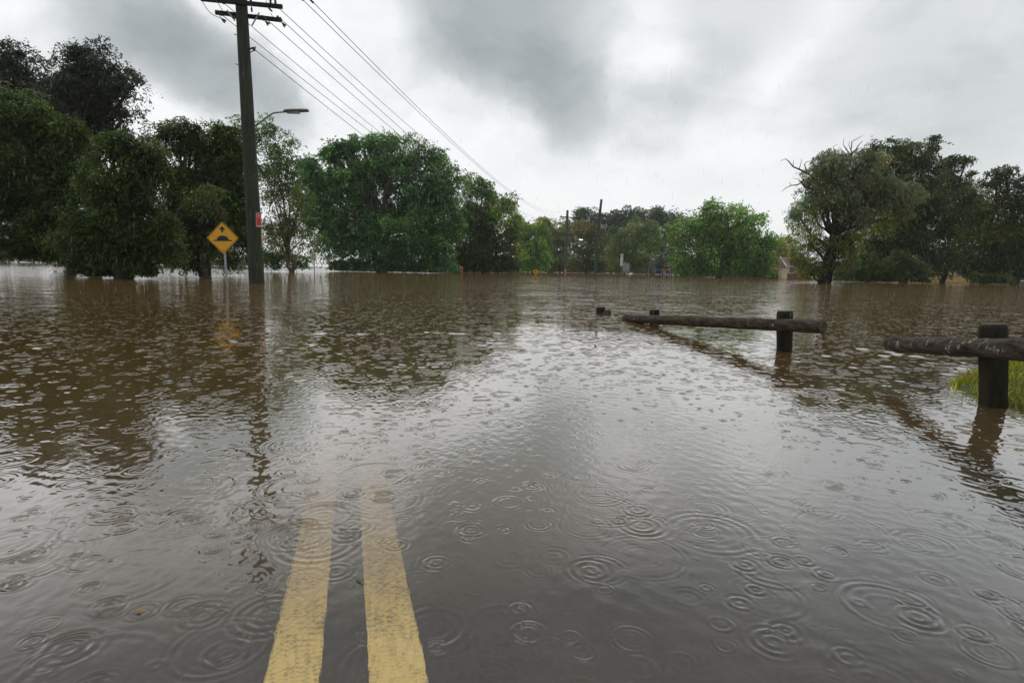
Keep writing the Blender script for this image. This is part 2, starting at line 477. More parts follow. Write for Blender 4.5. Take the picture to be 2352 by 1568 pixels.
def build_water():
    rs = [.25, .35, .45, .55, .65, .72]
    r = .78
    while r < 7:
        rs.append(r); r += max(.0014, r * r / 950)
    while r < 1600:
        rs.append(r); r *= 1.03
    rs = np.array(rs)
    fine = np.linspace(R(-48), R(48), 1180)
    th = np.concatenate([fine, np.linspace(R(48), R(312), 60)[1:]])   # last equals first + 2pi
    th = th[:-1]
    nr, nt_ = len(rs), len(th)
    Rg = rs[:, None]; Tg = th[None, :]
    Xg = Rg * np.sin(Tg); Yg = Rg * np.cos(Tg)
    H = np.zeros((nr, nt_))
    nf = len(fine); dth = fine[1] - fine[0]
    rng = np.random.default_rng(5)
    def stamp(rd, td, kind):
        dr = max(.0014, rd * rd / 950)
        lam0 = 0.0125
        if kind == 0:      # spreading ring packet
            rad = rng.uniform(.008, .035) if rng.random() < .6 else rng.uniform(.03, .11)
            lam = max(lam0 * rng.uniform(.8, 1.5) * (1 + rad * 4), 3.2 * dr)
            sig = lam * rng.uniform(.6, 1.1)
            slope = rng.uniform(.05, .36) * (.03 / (rad + .03)) ** .8 * min(1.0, 1.4 / rd)
            E = rad + 3 * sig
        else:              # fresh crater or jet
            rad, lam = 0, max(.0065, 2.2 * dr)
            sig = lam
            slope = rng.uniform(.3, .8) * rng.choice([-1, 1])
            E = 3 * sig
        A = slope * lam / 6.283
        i0, i1 = np.searchsorted(rs, rd - E), np.searchsorted(rs, rd + E)
        j0 = int(max(0, (td - E / rd - fine[0]) / dth)); j1 = int(min(nf, (td + E / rd - fine[0]) / dth + 1))
        if i1 <= i0 or j1 <= j0: return
        dx = Xg[i0:i1, j0:j1] - rd * math.sin(td); dy = Yg[i0:i1, j0:j1] - rd * math.cos(td)
        d = np.hypot(dx, dy)
        if kind == 0:
            q = d - rad
            env = np.exp(-(q / sig) ** 2) + .45 * np.exp(-((q + .55 * rad) / (sig * 1.3)) ** 2)
            ph1, ph2 = rng.uniform(0, 6.283, 2)
            ang = np.arctan2(dy, dx)
            env = env * (1 + .45 * np.sin(ang + ph1) + .3 * np.sin(2 * ang + ph2)) 
            H[i0:i1, j0:j1] += A * np.cos(6.283 * q / lam) * env
        else:
            H[i0:i1, j0:j1] += A * np.exp(-(d / sig) ** 2) * np.cos(d / sig * 1.5)
    for (ra, rb, dens, dk) in ((.7, 2.2, 105, 10), (2.2, 4.0, 60, 12), (4, 6, 18, 6)):
        area = (R(96)) / 2 * (rb * rb - ra * ra)
        for kind, dd in ((0, dens), (1, dk)):
            for _ in range(int(area * dd)):
                stamp(math.sqrt(rng.uniform(ra * ra, rb * rb)), rng.uniform(fine[0], fine[-1]), kind)
    # low capillary ripples running every way
    fade = np.clip(1.6 - rs / 3.0, 0, 1)[:, None]
    for _ in range(34):
        lam = rng.uniform(.016, .075); a = rng.uniform(0, 6.283); ph = rng.uniform(0, 6.283)
        kx, ky = math.cos(a) * 6.283 / lam, math.sin(a) * 6.283 / lam
        pa = rng.uniform(0, 6.283); pk = rng.uniform(1.2, 4.5)
        ok = np.clip(rs[:, None] * 0 + (lam / (2.5 * np.maximum(.0014, rs * rs / 950)))[:, None] - 1, 0, 1)
        H[:, :nf] += (.0042 * lam / 6.283) * fade * ok * np.cos(kx * Xg[:, :nf] + ky * Yg[:, :nf] + ph) * (1 + np.sin(pk * (Xg[:, :nf] * math.sin(pa) + Yg[:, :nf] * math.cos(pa)) + ph))
    V = np.stack([Xg, Yg, H], -1).reshape(-1, 3)
    V = np.vstack([V, [[0, 0, 0]]])
    idx = np.arange(nr * nt_).reshape(nr, nt_)
    nxt = np.roll(idx, -1, axis=1)
    Q = np.stack([idx[:-1], idx[1:], nxt[1:], nxt[:-1]], -1).reshape(-1, 4)[:, ::-1]
    me = np_mesh('flood_water', V, Q, smooth=True)
    # fan in the middle
    dep = np.clip(-gz(V[:, 0], V[:, 1]), 0, None)
    at = me.attributes.new('silt', 'FLOAT', 'POINT')
    sl_ = .10 + .90 * (1 - np.exp(-8.5 * np.clip(dep - .055, 0, None)))
    lat = V[:, 0] * RN.x + V[:, 1] * RN.y
    sl_ = np.maximum(sl_, .8 * np.clip((lat - 1.9) / .5, 0, 1))      # silt painted in to cover the dark shallows by the verge
    at.data.foreach_set('value', sl_.astype(np.float32))
    rr = np.hypot(V[:, 0], V[:, 1])
    rough = np.clip(.12 + (rr - 5.0) / 8.5, .12, 1.3)
    rough = np.where(rr > 40, np.clip(1.35 - (rr - 40) / 45, .13, 1.35), rough)
    at = me.attributes.new('splash', 'FLOAT', 'POINT')
    at.data.foreach_set('value', np.where(rr < 40, np.clip((rr - 1.6) / 3.0, .10, 1.0), np.clip(1 - (rr - 40) / 60, 0, 1)).astype(np.float32))
    at = me.attributes.new('rough', 'FLOAT', 'POINT')
    at.data.foreach_set('value', rough.astype(np.float32))
    return tag(link('flood_water', me, water_material()), kind='structure')
build_water()

# ------------------------------------------------------------------ trees
def leaf_batch(C, rad, n, L, W, col, cvar, droop, flat=.7, out=.6, clumpc=None, zmin=.03):
    """C (m,3) clump centres, rad (m,), n leaves per clump -> verts (k,4,3), cols (k,4,3)"""
    m = len(C)
    tot = m * n
    ci = np.repeat(np.arange(m), n)
    d = RNG.normal(size=(tot, 3)); d /= np.linalg.norm(d, axis=1)[:, None] + 1e-9
    d[:, 2] += .28; d /= np.linalg.norm(d, axis=1)[:, None] + 1e-9
    rr = RNG.uniform(.42, 1.0, tot) ** .55
    pos = d * (rr * rad[ci])[:, None]
    pos[:, 2] *= flat
    # a share of the leaves sits on sprigs that poke out of the clump
    ns = 7
    sd = RNG.normal(size=(m * ns, 3)); sd[:, 2] += .15; sd /= np.linalg.norm(sd, axis=1)[:, None]
    sl = RNG.uniform(1.05, 2.0, m * ns)
    on = RNG.uniform(0, 1, tot) < .30
    si = ci * ns + RNG.integers(0, ns, tot)
    tt = RNG.uniform(.45, 1.0, tot)
    sp_ = sd[si] * (tt * sl[si] * rad[ci])[:, None] + RNG.normal(size=(tot, 3)) * (rad[ci] * .07)[:, None]
    sp_[:, 2] -= (.22 + .3 * droop) * (tt * sl[si]) ** 2 * rad[ci] * .5
    pos[on] = sp_[on]; d[on] = sd[si][on]
    outv = d.copy()
    a = outv * out + RNG.normal(size=(tot, 3)) * .55
    a[:, 2] -= droop
    a /= np.linalg.norm(a, axis=1)[:, None] + 1e-9
    up = RNG.normal(size=(tot, 3)) * .55 + outv * .35
    up[:, 2] += .75
    s = np.cross(a, up); s /= np.linalg.norm(s, axis=1)[:, None] + 1e-9
    nn = np.cross(s, a)
    l = L * RNG.uniform(.65, 1.35, tot); w = W * RNG.uniform(.7, 1.3, tot)
    p = C[ci] + pos
    v0 = p - a * (l * .5)[:, None]
    mid = p + a * (l * .05)[:, None]
    v1 = mid - s * (w * .5)[:, None] + nn * (w * .10)[:, None]
    v3 = mid + s * (w * .5)[:, None] + nn * (w * .10)[:, None]
    v2 = p + a * (l * .5)[:, None] - np.array([0, 0, 1.0]) * (l * .08)[:, None]
    V = np.stack([v0, v1, v2, v3], 1)
    base = clumpc[ci]
    k = np.exp(RNG.normal(0, cvar, tot))[:, None]
    c = base * k
    c[:, 0] *= np.exp(RNG.normal(0, .12, tot))
    keep = V[:, :, 2].min(1) > zmin
    return V[keep], np.repeat(c[keep][:, None, :], 4, 1)

GREEN = dict(bush=(.056, .076, .017),
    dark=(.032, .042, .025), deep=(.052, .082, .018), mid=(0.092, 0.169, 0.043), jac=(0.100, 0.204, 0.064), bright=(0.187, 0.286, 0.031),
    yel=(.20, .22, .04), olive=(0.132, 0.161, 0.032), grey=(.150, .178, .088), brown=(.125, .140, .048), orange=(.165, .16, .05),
    lime=(0.172, 0.276, 0.052), pale=(0.178, 0.253, 0.081), wood=(.062, .098, .044), gold=(.28, .22, .03), fresh=(0.158, 0.269, 0.063))

def tree(name, label, cat, D, base, lobes, color, lpx=7.5, asp=.42, clump=25, cover=3.2, dens=1.25, droop=.35, tr=.25, top=None,
         bark=None, group='trees standing in the flood', twigs=0, fork=.45, flat=.8, shell=.62, trunkpath=None, cvar=.36, parts=True, zmin=.03, extra=None, kind=None, stems=1, grow=1.16):
    base_pt = G(base[0], base[1]) if len(base) == 2 else P(base[0], base[1], D)
    sc = D / base_pt.y
    bp = Vector((base_pt.x * sc, D, -.7))
    root = thing(name, label, cat, (bp.x, bp.y, 0), group) if kind is None else None
    k = D / FPX
    allV, allC, tips = [], [], []
    big = []
    for lb in lobes:      # break large masses into uneven billows
        if max(lb[2], lb[3]) > 46 and kind is None:
            rest = list(lb[4:]) if len(lb) > 4 else []
            big.append((lb[0], lb[1], lb[2] * .74, lb[3] * .74, *rest))
            for q_ in range(5):
                a_ = RNG.uniform(0, 6.283); r_ = RNG.uniform(.45, .68)
                f_ = RNG.uniform(.36, .52)
                big.append((lb[0] + math.cos(a_) * r_ * lb[2], lb[1] + math.sin(a_) * r_ * lb[3], f_ * lb[2], f_ * lb[3], *rest))
        else:
            big.append(lb)
    for lb in big:
        cx, cy, rx, ry = lb[:4]
        rx, ry = rx * grow, ry * grow
        dd = lb[4] if len(lb) > 4 and lb[4] is not None else RNG.uniform(-.35, .35) * rx * k
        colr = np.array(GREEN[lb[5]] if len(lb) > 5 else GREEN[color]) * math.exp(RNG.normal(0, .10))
        dn = lb[6] if len(lb) > 6 else 1.0
        c = P(cx, cy, D + dd)
        rad = np.array([rx * k, .85 * (rx + ry) / 2 * k, ry * k])
        clump_ = min(clump, .62 * min(rx, ry)); lp = lpx * .82
        m = max(5, int(cover * (rx * ry) / clump_ ** 2 * 1.0))
        u = RNG.normal(size=(m, 3)); u /= np.linalg.norm(u, axis=1)[:, None]
        rho = RNG.uniform(shell ** 2, 1.0, m) ** .5
        rho *= 1 - .30 * min(1, clump_ / min(rx, ry)) + RNG.normal(0, .06, m)
        rho = np.minimum(rho, 1.0)
        C = np.array(c)[None] + u * rho[:, None] * rad[None]
        rr = clump_ * k * np.exp(RNG.normal(0, .22, m))
        cc = colr[None] * np.exp(RNG.normal(0, .3, m))[:, None] * np.array([1, 1, 1])[None]
        cc[:, 0] *= np.exp(RNG.normal(0, .14, m))
        n = max(6, int(dens * dn * math.pi * clump_ ** 2 / (lp * lp * asp * .5)))
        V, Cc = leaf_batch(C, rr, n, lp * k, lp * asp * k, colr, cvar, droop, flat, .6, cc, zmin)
        allV.append(V); allC.append(Cc)
        tips.append((c, C, min(rx, ry) * k))
    V = np.concatenate(allV).reshape(-1, 3); Cc = np.concatenate(allC).reshape(-1, 3)
    me = np_mesh('crown', V, np.arange(len(V)).reshape(-1, 4), Cc)
    if kind:
        return tag(link(name, me, M_LEAF), kind=kind)
    link('crown', me, M_LEAF, root)
    # trunk and limbs
    mb = MB()
    zs = [t[0].z for t in tips]
    topz = max(zs); fz = max(.25, fork * topz)
    cxm = sum(t[0].x for t in tips) / len(tips)
    if trunkpath:
        for path in trunkpath:
            pts = [P(a, b, D) for a, b, _ in path]
            rads = [max(.01, c * k) for _, _, c in path]
            pts[0].z = min(pts[0].z, -.6) if path[0][2] > 5 else pts[0].z
            mb.tube(pts, rads, 10, wob=.12)
        fp = P(*trunkpath[0][-1][:2], D)
    else:
        fp = Vector((bp.x * .75 + cxm * .25, D, fz))
        for s in range(stems):
            o = Vector((RNG.uniform(-1, 1), RNG.uniform(-1, 1), 0)) * (tr * 2.2 if stems > 1 else 0)
            o2 = o * 4 if stems > 1 else o
            q1 = bp + o; q3 = fp + o2
            q2 = (q1 + q3) / 2 + Vector((RNG.normal(0, .12), RNG.normal(0, .12), 0)) * fz * .5
            mb.tube([q1, Vector((q1.x, q1.y, .2)), q2, q3], [tr * 1.35, tr * 1.15, tr * .95, tr * .75], 10, wob=.1)
    fp0 = fp
    for c, C, r in tips:
        if (c - fp0).length < r * .5 or (c.z < .25 * topz and not trunkpath): continue
        if trunkpath:
            cand = [P(a, b, D) for a, b, _ in trunkpath[0]]
            cand = [q for q in cand if q.z < .72 * c.z] or cand[:1]
            fp = cand[-1]
        else:
            fp = bp.lerp(fp0, min(1.0, max(.3, .72 * c.z / max(fp0.z, .1))))
        mid = fp.lerp(c, .5) + Vector((RNG.normal(0, .1), RNG.normal(0, .1), RNG.normal(0, .06))) * (c - fp).length
        mid.z = max(mid.z, .2)
        L = (c - fp).length
        rb = min(tr * .55, .02 * L + tr * .18)
        mb.tube([fp, fp.lerp(mid, .5) + Vector((0, 0, .03 * L)), mid, mid.lerp(c, .55), c], [rb, rb * .85, rb * .65, rb * .45, rb * .25], 6)
        sel = RNG.choice(len(C), min(len(C), 4 + twigs), replace=False)
        for i in sel:
            q = Vector(C[i])
            st = mid.lerp(c, RNG.uniform(.3, 1.0))
            mb.tube([st, st.lerp(q, .5) + Vector((RNG.normal(0, .05), RNG.normal(0, .05), .04)) * (q - st).length, q], [rb * .26, rb * .16, rb * .05], 4, caps=False)
    mb.build('trunk', bark or M_BARK, root, smooth=True)
    if extra:
        extra(root, D, k)
    return root

# the wooded side of the street, camera-left group
tree('tall_tree', 'tall near-black tree cut by the picture edge, topmost crown of the dark group', 'tree', 44, (170, 612),
     [(20, 185, 60, 75), (62, 160, 40, 40), (18, 118, 22, 24), (95, 215, 40, 55), (10, 280, 90, 70), (90, 290, 60, 60), (-90, 230, 90, 90), (-110, 350, 120, 110), (20, 370, 90, 80)],
     'dark', clump=23, lpx=8, cover=2.6, dens=1.05, tr=.4, twigs=5)
tree('tall_tree', 'tall near-black tree with a ragged crown reaching over the gap to the timber pole', 'tree', 40, (215, 612),
     [(175, 145, 50, 40), (235, 150, 55, 45), (280, 190, 40, 35), (215, 205, 75, 55), (265, 240, 45, 40), (150, 220, 45, 60), (180, 290, 80, 60), (255, 285, 45, 45), (310, 180, 14, 12)],
     'dark', clump=22, lpx=8, cover=2.7, dens=1.05, tr=.38, twigs=6)
tree('broadleaf_tree', 'mid green leafy tree at the picture edge, its lowest leaves hanging above brown water', 'tree', 28, (165, 640),
     [(40, 290, 95, 70), (130, 320, 70, 60), (60, 390, 110, 80), (150, 420, 70, 70), (40, 480, 110, 70), (130, 520, 100, 60), (40, 558, 100, 34), (160, 570, 60, 36), (30, 580, 60, 18), (110, 582, 60, 22), (-120, 400, 140, 150), (-150, 540, 120, 60)],
     'deep', clump=26, lpx=8.5, cover=3.4, tr=.16)
tree('broadleaf_tree', 'rounded bushy tree drooping into the water in front of the dark group', 'tree', 23.5, (285, 644),
     [(300, 355, 75, 50), (245, 415, 70, 65), (340, 415, 55, 65), (225, 500, 80, 70), (320, 510, 75, 75), (195, 580, 60, 45), (290, 590, 100, 42), (370, 575, 60, 45), (225, 618, 50, 22), (320, 620, 55, 20), (160, 560, 35, 30)],
     'deep', clump=26, lpx=9, cover=3.8, dens=1.3, tr=.3, droop=.6)
tree('broadleaf_tree', 'dark green tree between the rounded bushy tree and the timber pole', 'tree', 33, (470, 628),
     [(420, 325, 52, 45), (500, 335, 52, 50), (375, 310, 35, 30), (455, 400, 75, 60), (535, 400, 40, 70), (400, 440, 45, 60), (530, 500, 45, 70), (440, 540, 70, 60), (535, 575, 40, 35), (545, 330, 25, 35), (395, 500, 45, 50), (400, 575, 50, 38), (555, 460, 35, 60), (545, 540, 35, 50), (520, 590, 40, 28)],
     'deep', clump=23, lpx=8, cover=3.2, tr=.28)
tree('weeping_tree', 'low olive green weeping tree directly behind the yellow hump sign', 'tree', 27, (470, 638),
     [(475, 465, 35, 45), (455, 520, 48, 50), (485, 550, 30, 45), (440, 580, 45, 35), (450, 608, 20, 18)],
     'bush', clump=23, lpx=8, cover=4, dens=1.3, tr=.14, droop=.9)
tree('airy_tree', 'airy see-through tree with thin bare branches just behind the timber pole', 'tree', 60, (668, 622),
     [(592, 298, 36, 30, None, 'mid'), (638, 335, 36, 32, None, 'mid'), (655, 385, 28, 34, None, 'mid', .8), (612, 375, 42, 42, None, 'mid', .8), (625, 445, 42, 40, None, 'mid', .45), (560, 320, 30, 45, None, 'mid'), (655, 470, 40, 45, None, 'olive', .6), (665, 560, 40, 40, None, 'olive', .7), (640, 420, 45, 45, None, 'mid', .7),
      (690, 470, 30, 40, None, 'mid', .4), (640, 515, 55, 40, None, 'brown', .55), (615, 560, 40, 40, None, 'olive', .8), (600, 590, 30, 25, None, 'mid'), (700, 540, 30, 30, None, 'mid', .3)],
     'mid', clump=19, lpx=6.5, cover=2.6, dens=.9, tr=.16, twigs=10, fork=.12, stems=4, bark=simple('tan_bark', (.13, .10, .07), (.07, .055, .04), 5, .85, .2))
tree('shrub', 'low green shrub at the waterline beside the white notice sign', 'shrub', 62, (672, 624),
     [(640, 598, 42, 18), (690, 602, 30, 15), (600, 596, 30, 16)], 'mid', clump=15, lpx=6, cover=4, tr=.08, fork=.5)
tree('jacaranda_tree', 'huge domed dense green tree in the middle distance under the power lines', 'tree', 80, (878, 625),
     [(722, 378, 28, 26), (705, 405, 28, 40), (785, 352, 48, 30), (835, 332, 36, 24), (882, 335, 42, 26), (930, 350, 46, 34), (985, 375, 40, 32), (1012, 405, 38, 36), (1035, 440, 30, 40), (745, 440, 50, 44), (815, 415, 66, 52), (900, 410, 72, 54),
      (975, 455, 64, 52), (1028, 500, 34, 52), (738, 515, 52, 50), (820, 505, 74, 60), (920, 515, 84, 62), (1000, 555, 48, 45), (765, 575, 46, 35), (860, 580, 84, 38), (950, 588, 80, 34), (1015, 595, 30, 24), (800, 610, 50, 16), (690, 470, 22, 40), (850, 619, 44, 17), (910, 619, 44, 17), (970, 620, 44, 16), (1020, 619, 36, 15), (800, 622, 30, 10)],
     'jac', clump=26, lpx=8, asp=.4, cover=3.8, dens=1.3, tr=.55, droop=.25, flat=.6, fork=.3, stems=2, twigs=3)
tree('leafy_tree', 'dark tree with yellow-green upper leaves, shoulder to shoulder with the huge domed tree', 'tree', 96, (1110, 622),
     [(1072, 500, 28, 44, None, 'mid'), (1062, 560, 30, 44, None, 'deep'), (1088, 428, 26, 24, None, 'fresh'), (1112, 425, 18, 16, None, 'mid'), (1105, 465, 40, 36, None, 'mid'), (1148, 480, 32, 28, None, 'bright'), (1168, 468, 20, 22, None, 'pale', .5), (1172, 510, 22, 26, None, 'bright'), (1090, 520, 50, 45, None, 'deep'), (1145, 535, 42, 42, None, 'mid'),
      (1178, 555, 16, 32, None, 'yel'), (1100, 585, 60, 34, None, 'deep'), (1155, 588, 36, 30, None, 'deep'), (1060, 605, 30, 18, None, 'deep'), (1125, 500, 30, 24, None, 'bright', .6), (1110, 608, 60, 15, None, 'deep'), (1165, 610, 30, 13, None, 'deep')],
     'mid', clump=19, lpx=7, cover=3.6, tr=.35, droop=.5)
tree('willow_tree', 'soft yellow-green willow beyond the far hump sign', 'tree', 125, (1225, 626),
     [(1222, 550, 30, 32), (1240, 530, 18, 18), (1208, 590, 26, 32), (1240, 590, 22, 30), (1200, 530, 14, 22)], 'lime', clump=15, lpx=6.5, asp=.25, cover=4.2, dens=1.5, tr=.2, droop=1.2)
tree('leafy_tree', 'olive brown tree behind the distant power pole', 'tree', 175, (1285, 627),
     [(1268, 525, 34, 28), (1300, 535, 28, 34), (1250, 550, 26, 28), (1275, 570, 40, 36), (1262, 602, 30, 22, None, 'brown'), (1300, 602, 30, 22)], 'olive', clump=15, lpx=6, cover=3.6, tr=.3)
tree('autumn_tree', 'tree with orange-tipped leaves beside the distant lit street lamp', 'tree', 165, (1345, 628),
     [(1340, 535, 32, 18, None, 'orange'), (1372, 545, 20, 20, None, 'brown'), (1350, 565, 36, 26, None, 'olive'), (1335, 600, 34, 24, None, 'olive'), (1375, 600, 24, 26, None, 'brown')], 'orange', clump=14, lpx=6, cover=3.8, tr=.25)
tree('pine_tree', 'feathery dark tree on the skyline beside the distant power pole', 'tree', 230, (1355, 628),
     [(1330, 498, 14, 16), (1352, 500, 22, 22), (1345, 525, 30, 24), (1385, 515, 16, 34), (1388, 560, 20, 40)], 'wood', clump=12, lpx=5.5, cover=3.6, tr=.3)
tree('dark_tree', 'dark skyline tree just beside the bare green pole', 'tree', 225, (1435, 628),
     [(1412, 500, 16, 18), (1440, 500, 26, 20), (1462, 492, 16, 12), (1430, 530, 34, 32), (1415, 565, 25, 35)], 'wood', clump=14, lpx=6, cover=4, tr=.35)
tree('dark_tree', 'dark skyline tree rising behind the pale willow', 'tree', 220, (1520, 628),
     [(1492, 498, 24, 16), (1520, 500, 26, 16), (1545, 508, 18, 20), (1510, 530, 40, 34), (1535, 570, 28, 40), (1505, 590, 40, 34)], 'wood', clump=14, lpx=6, cover=4.2, tr=.35)
tree('willow_tree', 'pale green willow with a yellowish trunk beyond the grey sign back', 'tree', 150, (1488, 628),
     [(1478, 518, 26, 22), (1450, 548, 34, 28), (1490, 552, 28, 30), (1425, 570, 24, 24, None, 'olive'), (1465, 580, 36, 26), (1500, 570, 14, 24), (1425, 602, 30, 24, None, 'olive'), (1462, 606, 28, 18, None, 'olive')],
     'pale', clump=16, lpx=7, asp=.25, cover=3.4, dens=1.3, tr=.35, droop=1.0, bark=M_PALEBARK)
tree('round_tree', 'bright green round tree beyond the log rails, alone against the pale sky', 'tree', 102, (1650, 637),
     [(1598, 515, 32, 34), (1648, 485, 34, 20), (1690, 502, 38, 26), (1728, 515, 26, 26), (1570, 545, 32, 34), (1640, 535, 52, 38), (1705, 550, 48, 40), (1748, 560, 28, 34), (1562, 585, 26, 26), (1612, 590, 48, 34), (1690, 595, 52, 30), (1745, 598, 30, 28), (1580, 612, 32, 18), (1655, 616, 60, 18), (1768, 585, 14, 22), (1720, 626, 40, 14), (1590, 628, 34, 13), (1650, 628, 40, 14), (1760, 626, 24, 12)],
     'fresh', clump=20, lpx=7.5, cover=3.8, dens=1.3, tr=.45, fork=.3, droop=.45)
tree('autumn_tree', 'small golden tree in the gap beside the cream house', 'tree', 185, (1795, 634),
     [(1788, 568, 16, 18, None, 'gold'), (1800, 590, 22, 20, None, 'yel'), (1780, 600, 20, 22, None, 'yel'), (1815, 575, 12, 14, None, 'olive')], 'yel', clump=12, lpx=5.5, cover=3.6, tr=.15)
tree('dark_tree', 'grey-green tree far off above the golden one', 'tree', 300, (1808, 634),
     [(1800, 560, 18, 14), (1818, 562, 14, 16), (1808, 590, 26, 28)], 'wood', clump=12, lpx=5, cover=3.6, tr=.3)

def dead_limbs(root, D, k):
    mb = MB()
    a = lambda x, y: (1506.75 + x * .2402, 294 + y * .2402)
    b = lambda x, y: (1745.6 + x * .2578, 294 + y * .2578)
    paths = [([a(1530, 500), a(1460, 440), a(1380, 400), a(1310, 370), a(1270, 320), a(1240, 295), a(1190, 315)], 2.6),
             ([a(1310, 370), a(1315, 310)], 1.0), ([a(1370, 390), a(1385, 340), a(1395, 290)], 1.0),
             ([a(1440, 410), a(1420, 350), a(1440, 325), a(1490, 315), a(1510, 275)], 1.4),
             ([a(1640, 720), a(1560, 640), a(1490, 580), a(1420, 560), a(1390, 520), a(1350, 545), a(1290, 550), a(1240, 575), a(1200, 610)], 3.0),
             ([a(1390, 520), a(1360, 490), a(1310, 480)], 1.1), ([a(1390, 520), a(1410, 490), a(1425, 445)], 1.1), ([a(1290, 550), a(1275, 515)], .8),
             ([b(690, 470), b(705, 390), b(720, 330), b(780, 260), b(850, 200), b(880, 150), b(915, 118)], 3.4),
             ([b(780, 260), b(740, 210), b(705, 170)], 1.3), ([b(800, 235), b(770, 190), b(740, 150), b(748, 92)], 1.4),
             ([b(810, 205), b(820, 120), b(870, 95), b(920, 65)], 1.3), ([b(820, 220), b(790, 150), b(800, 115)], 1.0),
             ([b(690, 250), b(660, 205), b(655, 165), b(690, 148)], 1.2), ([b(850, 200), b(900, 170)], 1.0)]
    for pts, w in paths:
        dy = random.uniform(-1, 1) * .8
        q = [P(x, y, D + dy * i / len(pts)) for i, (x, y) in enumerate(pts)]
        n = len(q)
        mb.tube(q, [max(.012, w * k * (1 - .85 * i / (n - 1))) for i in range(n)], 5)
    mb.build('dead_branch', M_DEAD, root, smooth=True)
b7 = lambda x, y, r: (1745.6 + x * .2578, 294 + y * .2578, r * .2578 * .72)
tree('gum_tree', 'grey-green gum tree with a thick dark leaning trunk and bare dead branches', 'tree', 50, (1887, 651),
     [(1905, 380, 34, 32), (1945, 410, 44, 38), (1878, 430, 34, 34), (1990, 385, 40, 38), (1865, 480, 36, 26, None, 'pale', .7), (1838, 500, 26, 22, None, 'pale', .7), (1925, 455, 52, 34), (2005, 440, 56, 42), (2060, 450, 46, 34), (1850, 540, 34, 30, None, 'olive', .6), (1960, 500, 54, 30, None, 'grey', .7),
      (2040, 500, 44, 30, None, 'olive', .6), (1880, 570, 40, 26, None, 'brown', .5), (1950, 560, 50, 30, None, 'olive', .5), (1845, 600, 34, 22, None, 'olive', .8), (1930, 600, 36, 18, None, 'brown', .5), (1860, 625, 30, 14, None, 'olive', .7)],
     'grey', clump=19, lpx=7.5, asp=.25, cover=4.2, dens=1.15, tr=.5, droop=1.0, twigs=7, extra=dead_limbs, bark=simple('black_bark', (.04, .032, .027), (.014, .012, .010), 7, .85, .15, bump=.03, stretch=(1, 1, .3)),
     trunkpath=[[b7(550, 1400, 46), b7(562, 1300, 48), b7(590, 1200, 46), b7(625, 1080, 40), b7(650, 960, 36), b7(668, 850, 34), b7(655, 740, 26), b7(650, 640, 17), b7(690, 480, 11)],
                [b7(640, 1000, 30), b7(700, 900, 30), b7(735, 800, 34), b7(770, 700, 20), b7(810, 600, 14), b7(900, 500, 8)],
                [b7(600, 1150, 30), b7(670, 1120, 22), b7(690, 1020, 16), b7(780, 930, 10)],
                [b7(610, 920, 22), b7(560, 800, 14), b7(540, 690, 10), b7(480, 600, 6)], [b7(740, 760, 16), b7(850, 740, 12), b7(960, 700, 10), b7(1110, 630, 7)]])
tree('broadleaf_tree', 'dark broad tree behind the gum with a small tuft on its crown', 'tree', 76, (2075, 645),
     [(2030, 352, 42, 24), (2075, 342, 38, 20), (2100, 365, 36, 28), (2138, 340, 20, 20), (2148, 322, 12, 10), (2135, 385, 24, 30), (2050, 395, 60, 40), (2105, 430, 50, 40), (2095, 490, 54, 44, None, 'deep'), (2030, 560, 54, 40, None, 'deep'), (2095, 555, 50, 36), (2130, 600, 44, 30), (2050, 610, 60, 26), (1985, 600, 46, 30), (2160, 540, 30, 20), (2035, 455, 50, 40), (2060, 520, 50, 40), (2130, 480, 36, 36), (1990, 560, 40, 30)],
     'deep', clump=20, lpx=7.5, cover=3.2, dens=1.2, tr=.45)
tree('broadleaf_tree', 'open-crowned tree with layered tufts between two larger dark trees', 'tree', 82, (2165, 648),
     [(2172, 388, 26, 22), (2195, 372, 22, 12), (2218, 370, 22, 10), (2232, 400, 12, 8), (2165, 420, 36, 26), (2205, 425, 34, 16), (2195, 455, 46, 24), (2160, 490, 46, 30), (2215, 500, 40, 34, None, 'olive'), (2180, 530, 30, 20, None, 'olive'), (2235, 545, 30, 30, None, 'brown'), (2160, 610, 40, 26, None, 'deep'), (2110, 625, 30, 16, None, 'deep'), (2140, 455, 30, 34), (2180, 590, 46, 34, None, 'olive'), (2215, 570, 40, 34), (2130, 560, 36, 34)],
     'deep', clump=18, lpx=7, cover=3.0, dens=1.15, tr=.3, twigs=6)
tree('broadleaf_tree', 'wide dark tree with yellowing patches at the picture edge beyond the log rail', 'tree', 72, (2330, 655),
     [(2290, 402, 28, 12), (2312, 405, 22, 18), (2275, 420, 24, 12), (2262, 460, 40, 32, None, 'olive'), (2335, 440, 30, 26), (2320, 490, 46, 34), (2255, 520, 46, 38, None, 'olive'), (2310, 545, 54, 40, None, 'olive'), (2350, 560, 50, 50), (2270, 590, 60, 34), (2330, 615, 60, 28), (2250, 622, 36, 20), (2205, 600, 30, 26), (2225, 480, 34, 40), (2430, 480, 80, 70), (2440, 590, 90, 55), (2365, 420, 26, 24)],
     'deep', clump=20, lpx=7.5, cover=3.4, dens=1.2, tr=.4)
tree('shrub', 'low dark bush at the waterline behind the gum trunk', 'shrub', 66, (1990, 650),
     [(1945, 630, 30, 24), (1985, 615, 34, 34), (2030, 626, 36, 26), (2075, 616, 36, 34), (2115, 632, 24, 20), (2010, 636, 40, 16)], 'deep', clump=15, lpx=6.5, cover=4, tr=.1)
tree('shrub', 'low dark bush beside the yellow house', 'shrub', 68, (2255, 652),
     [(2250, 640, 26, 13), (2290, 642, 30, 13)], 'deep', clump=15, lpx=6.5, cover=4, tr=.1)

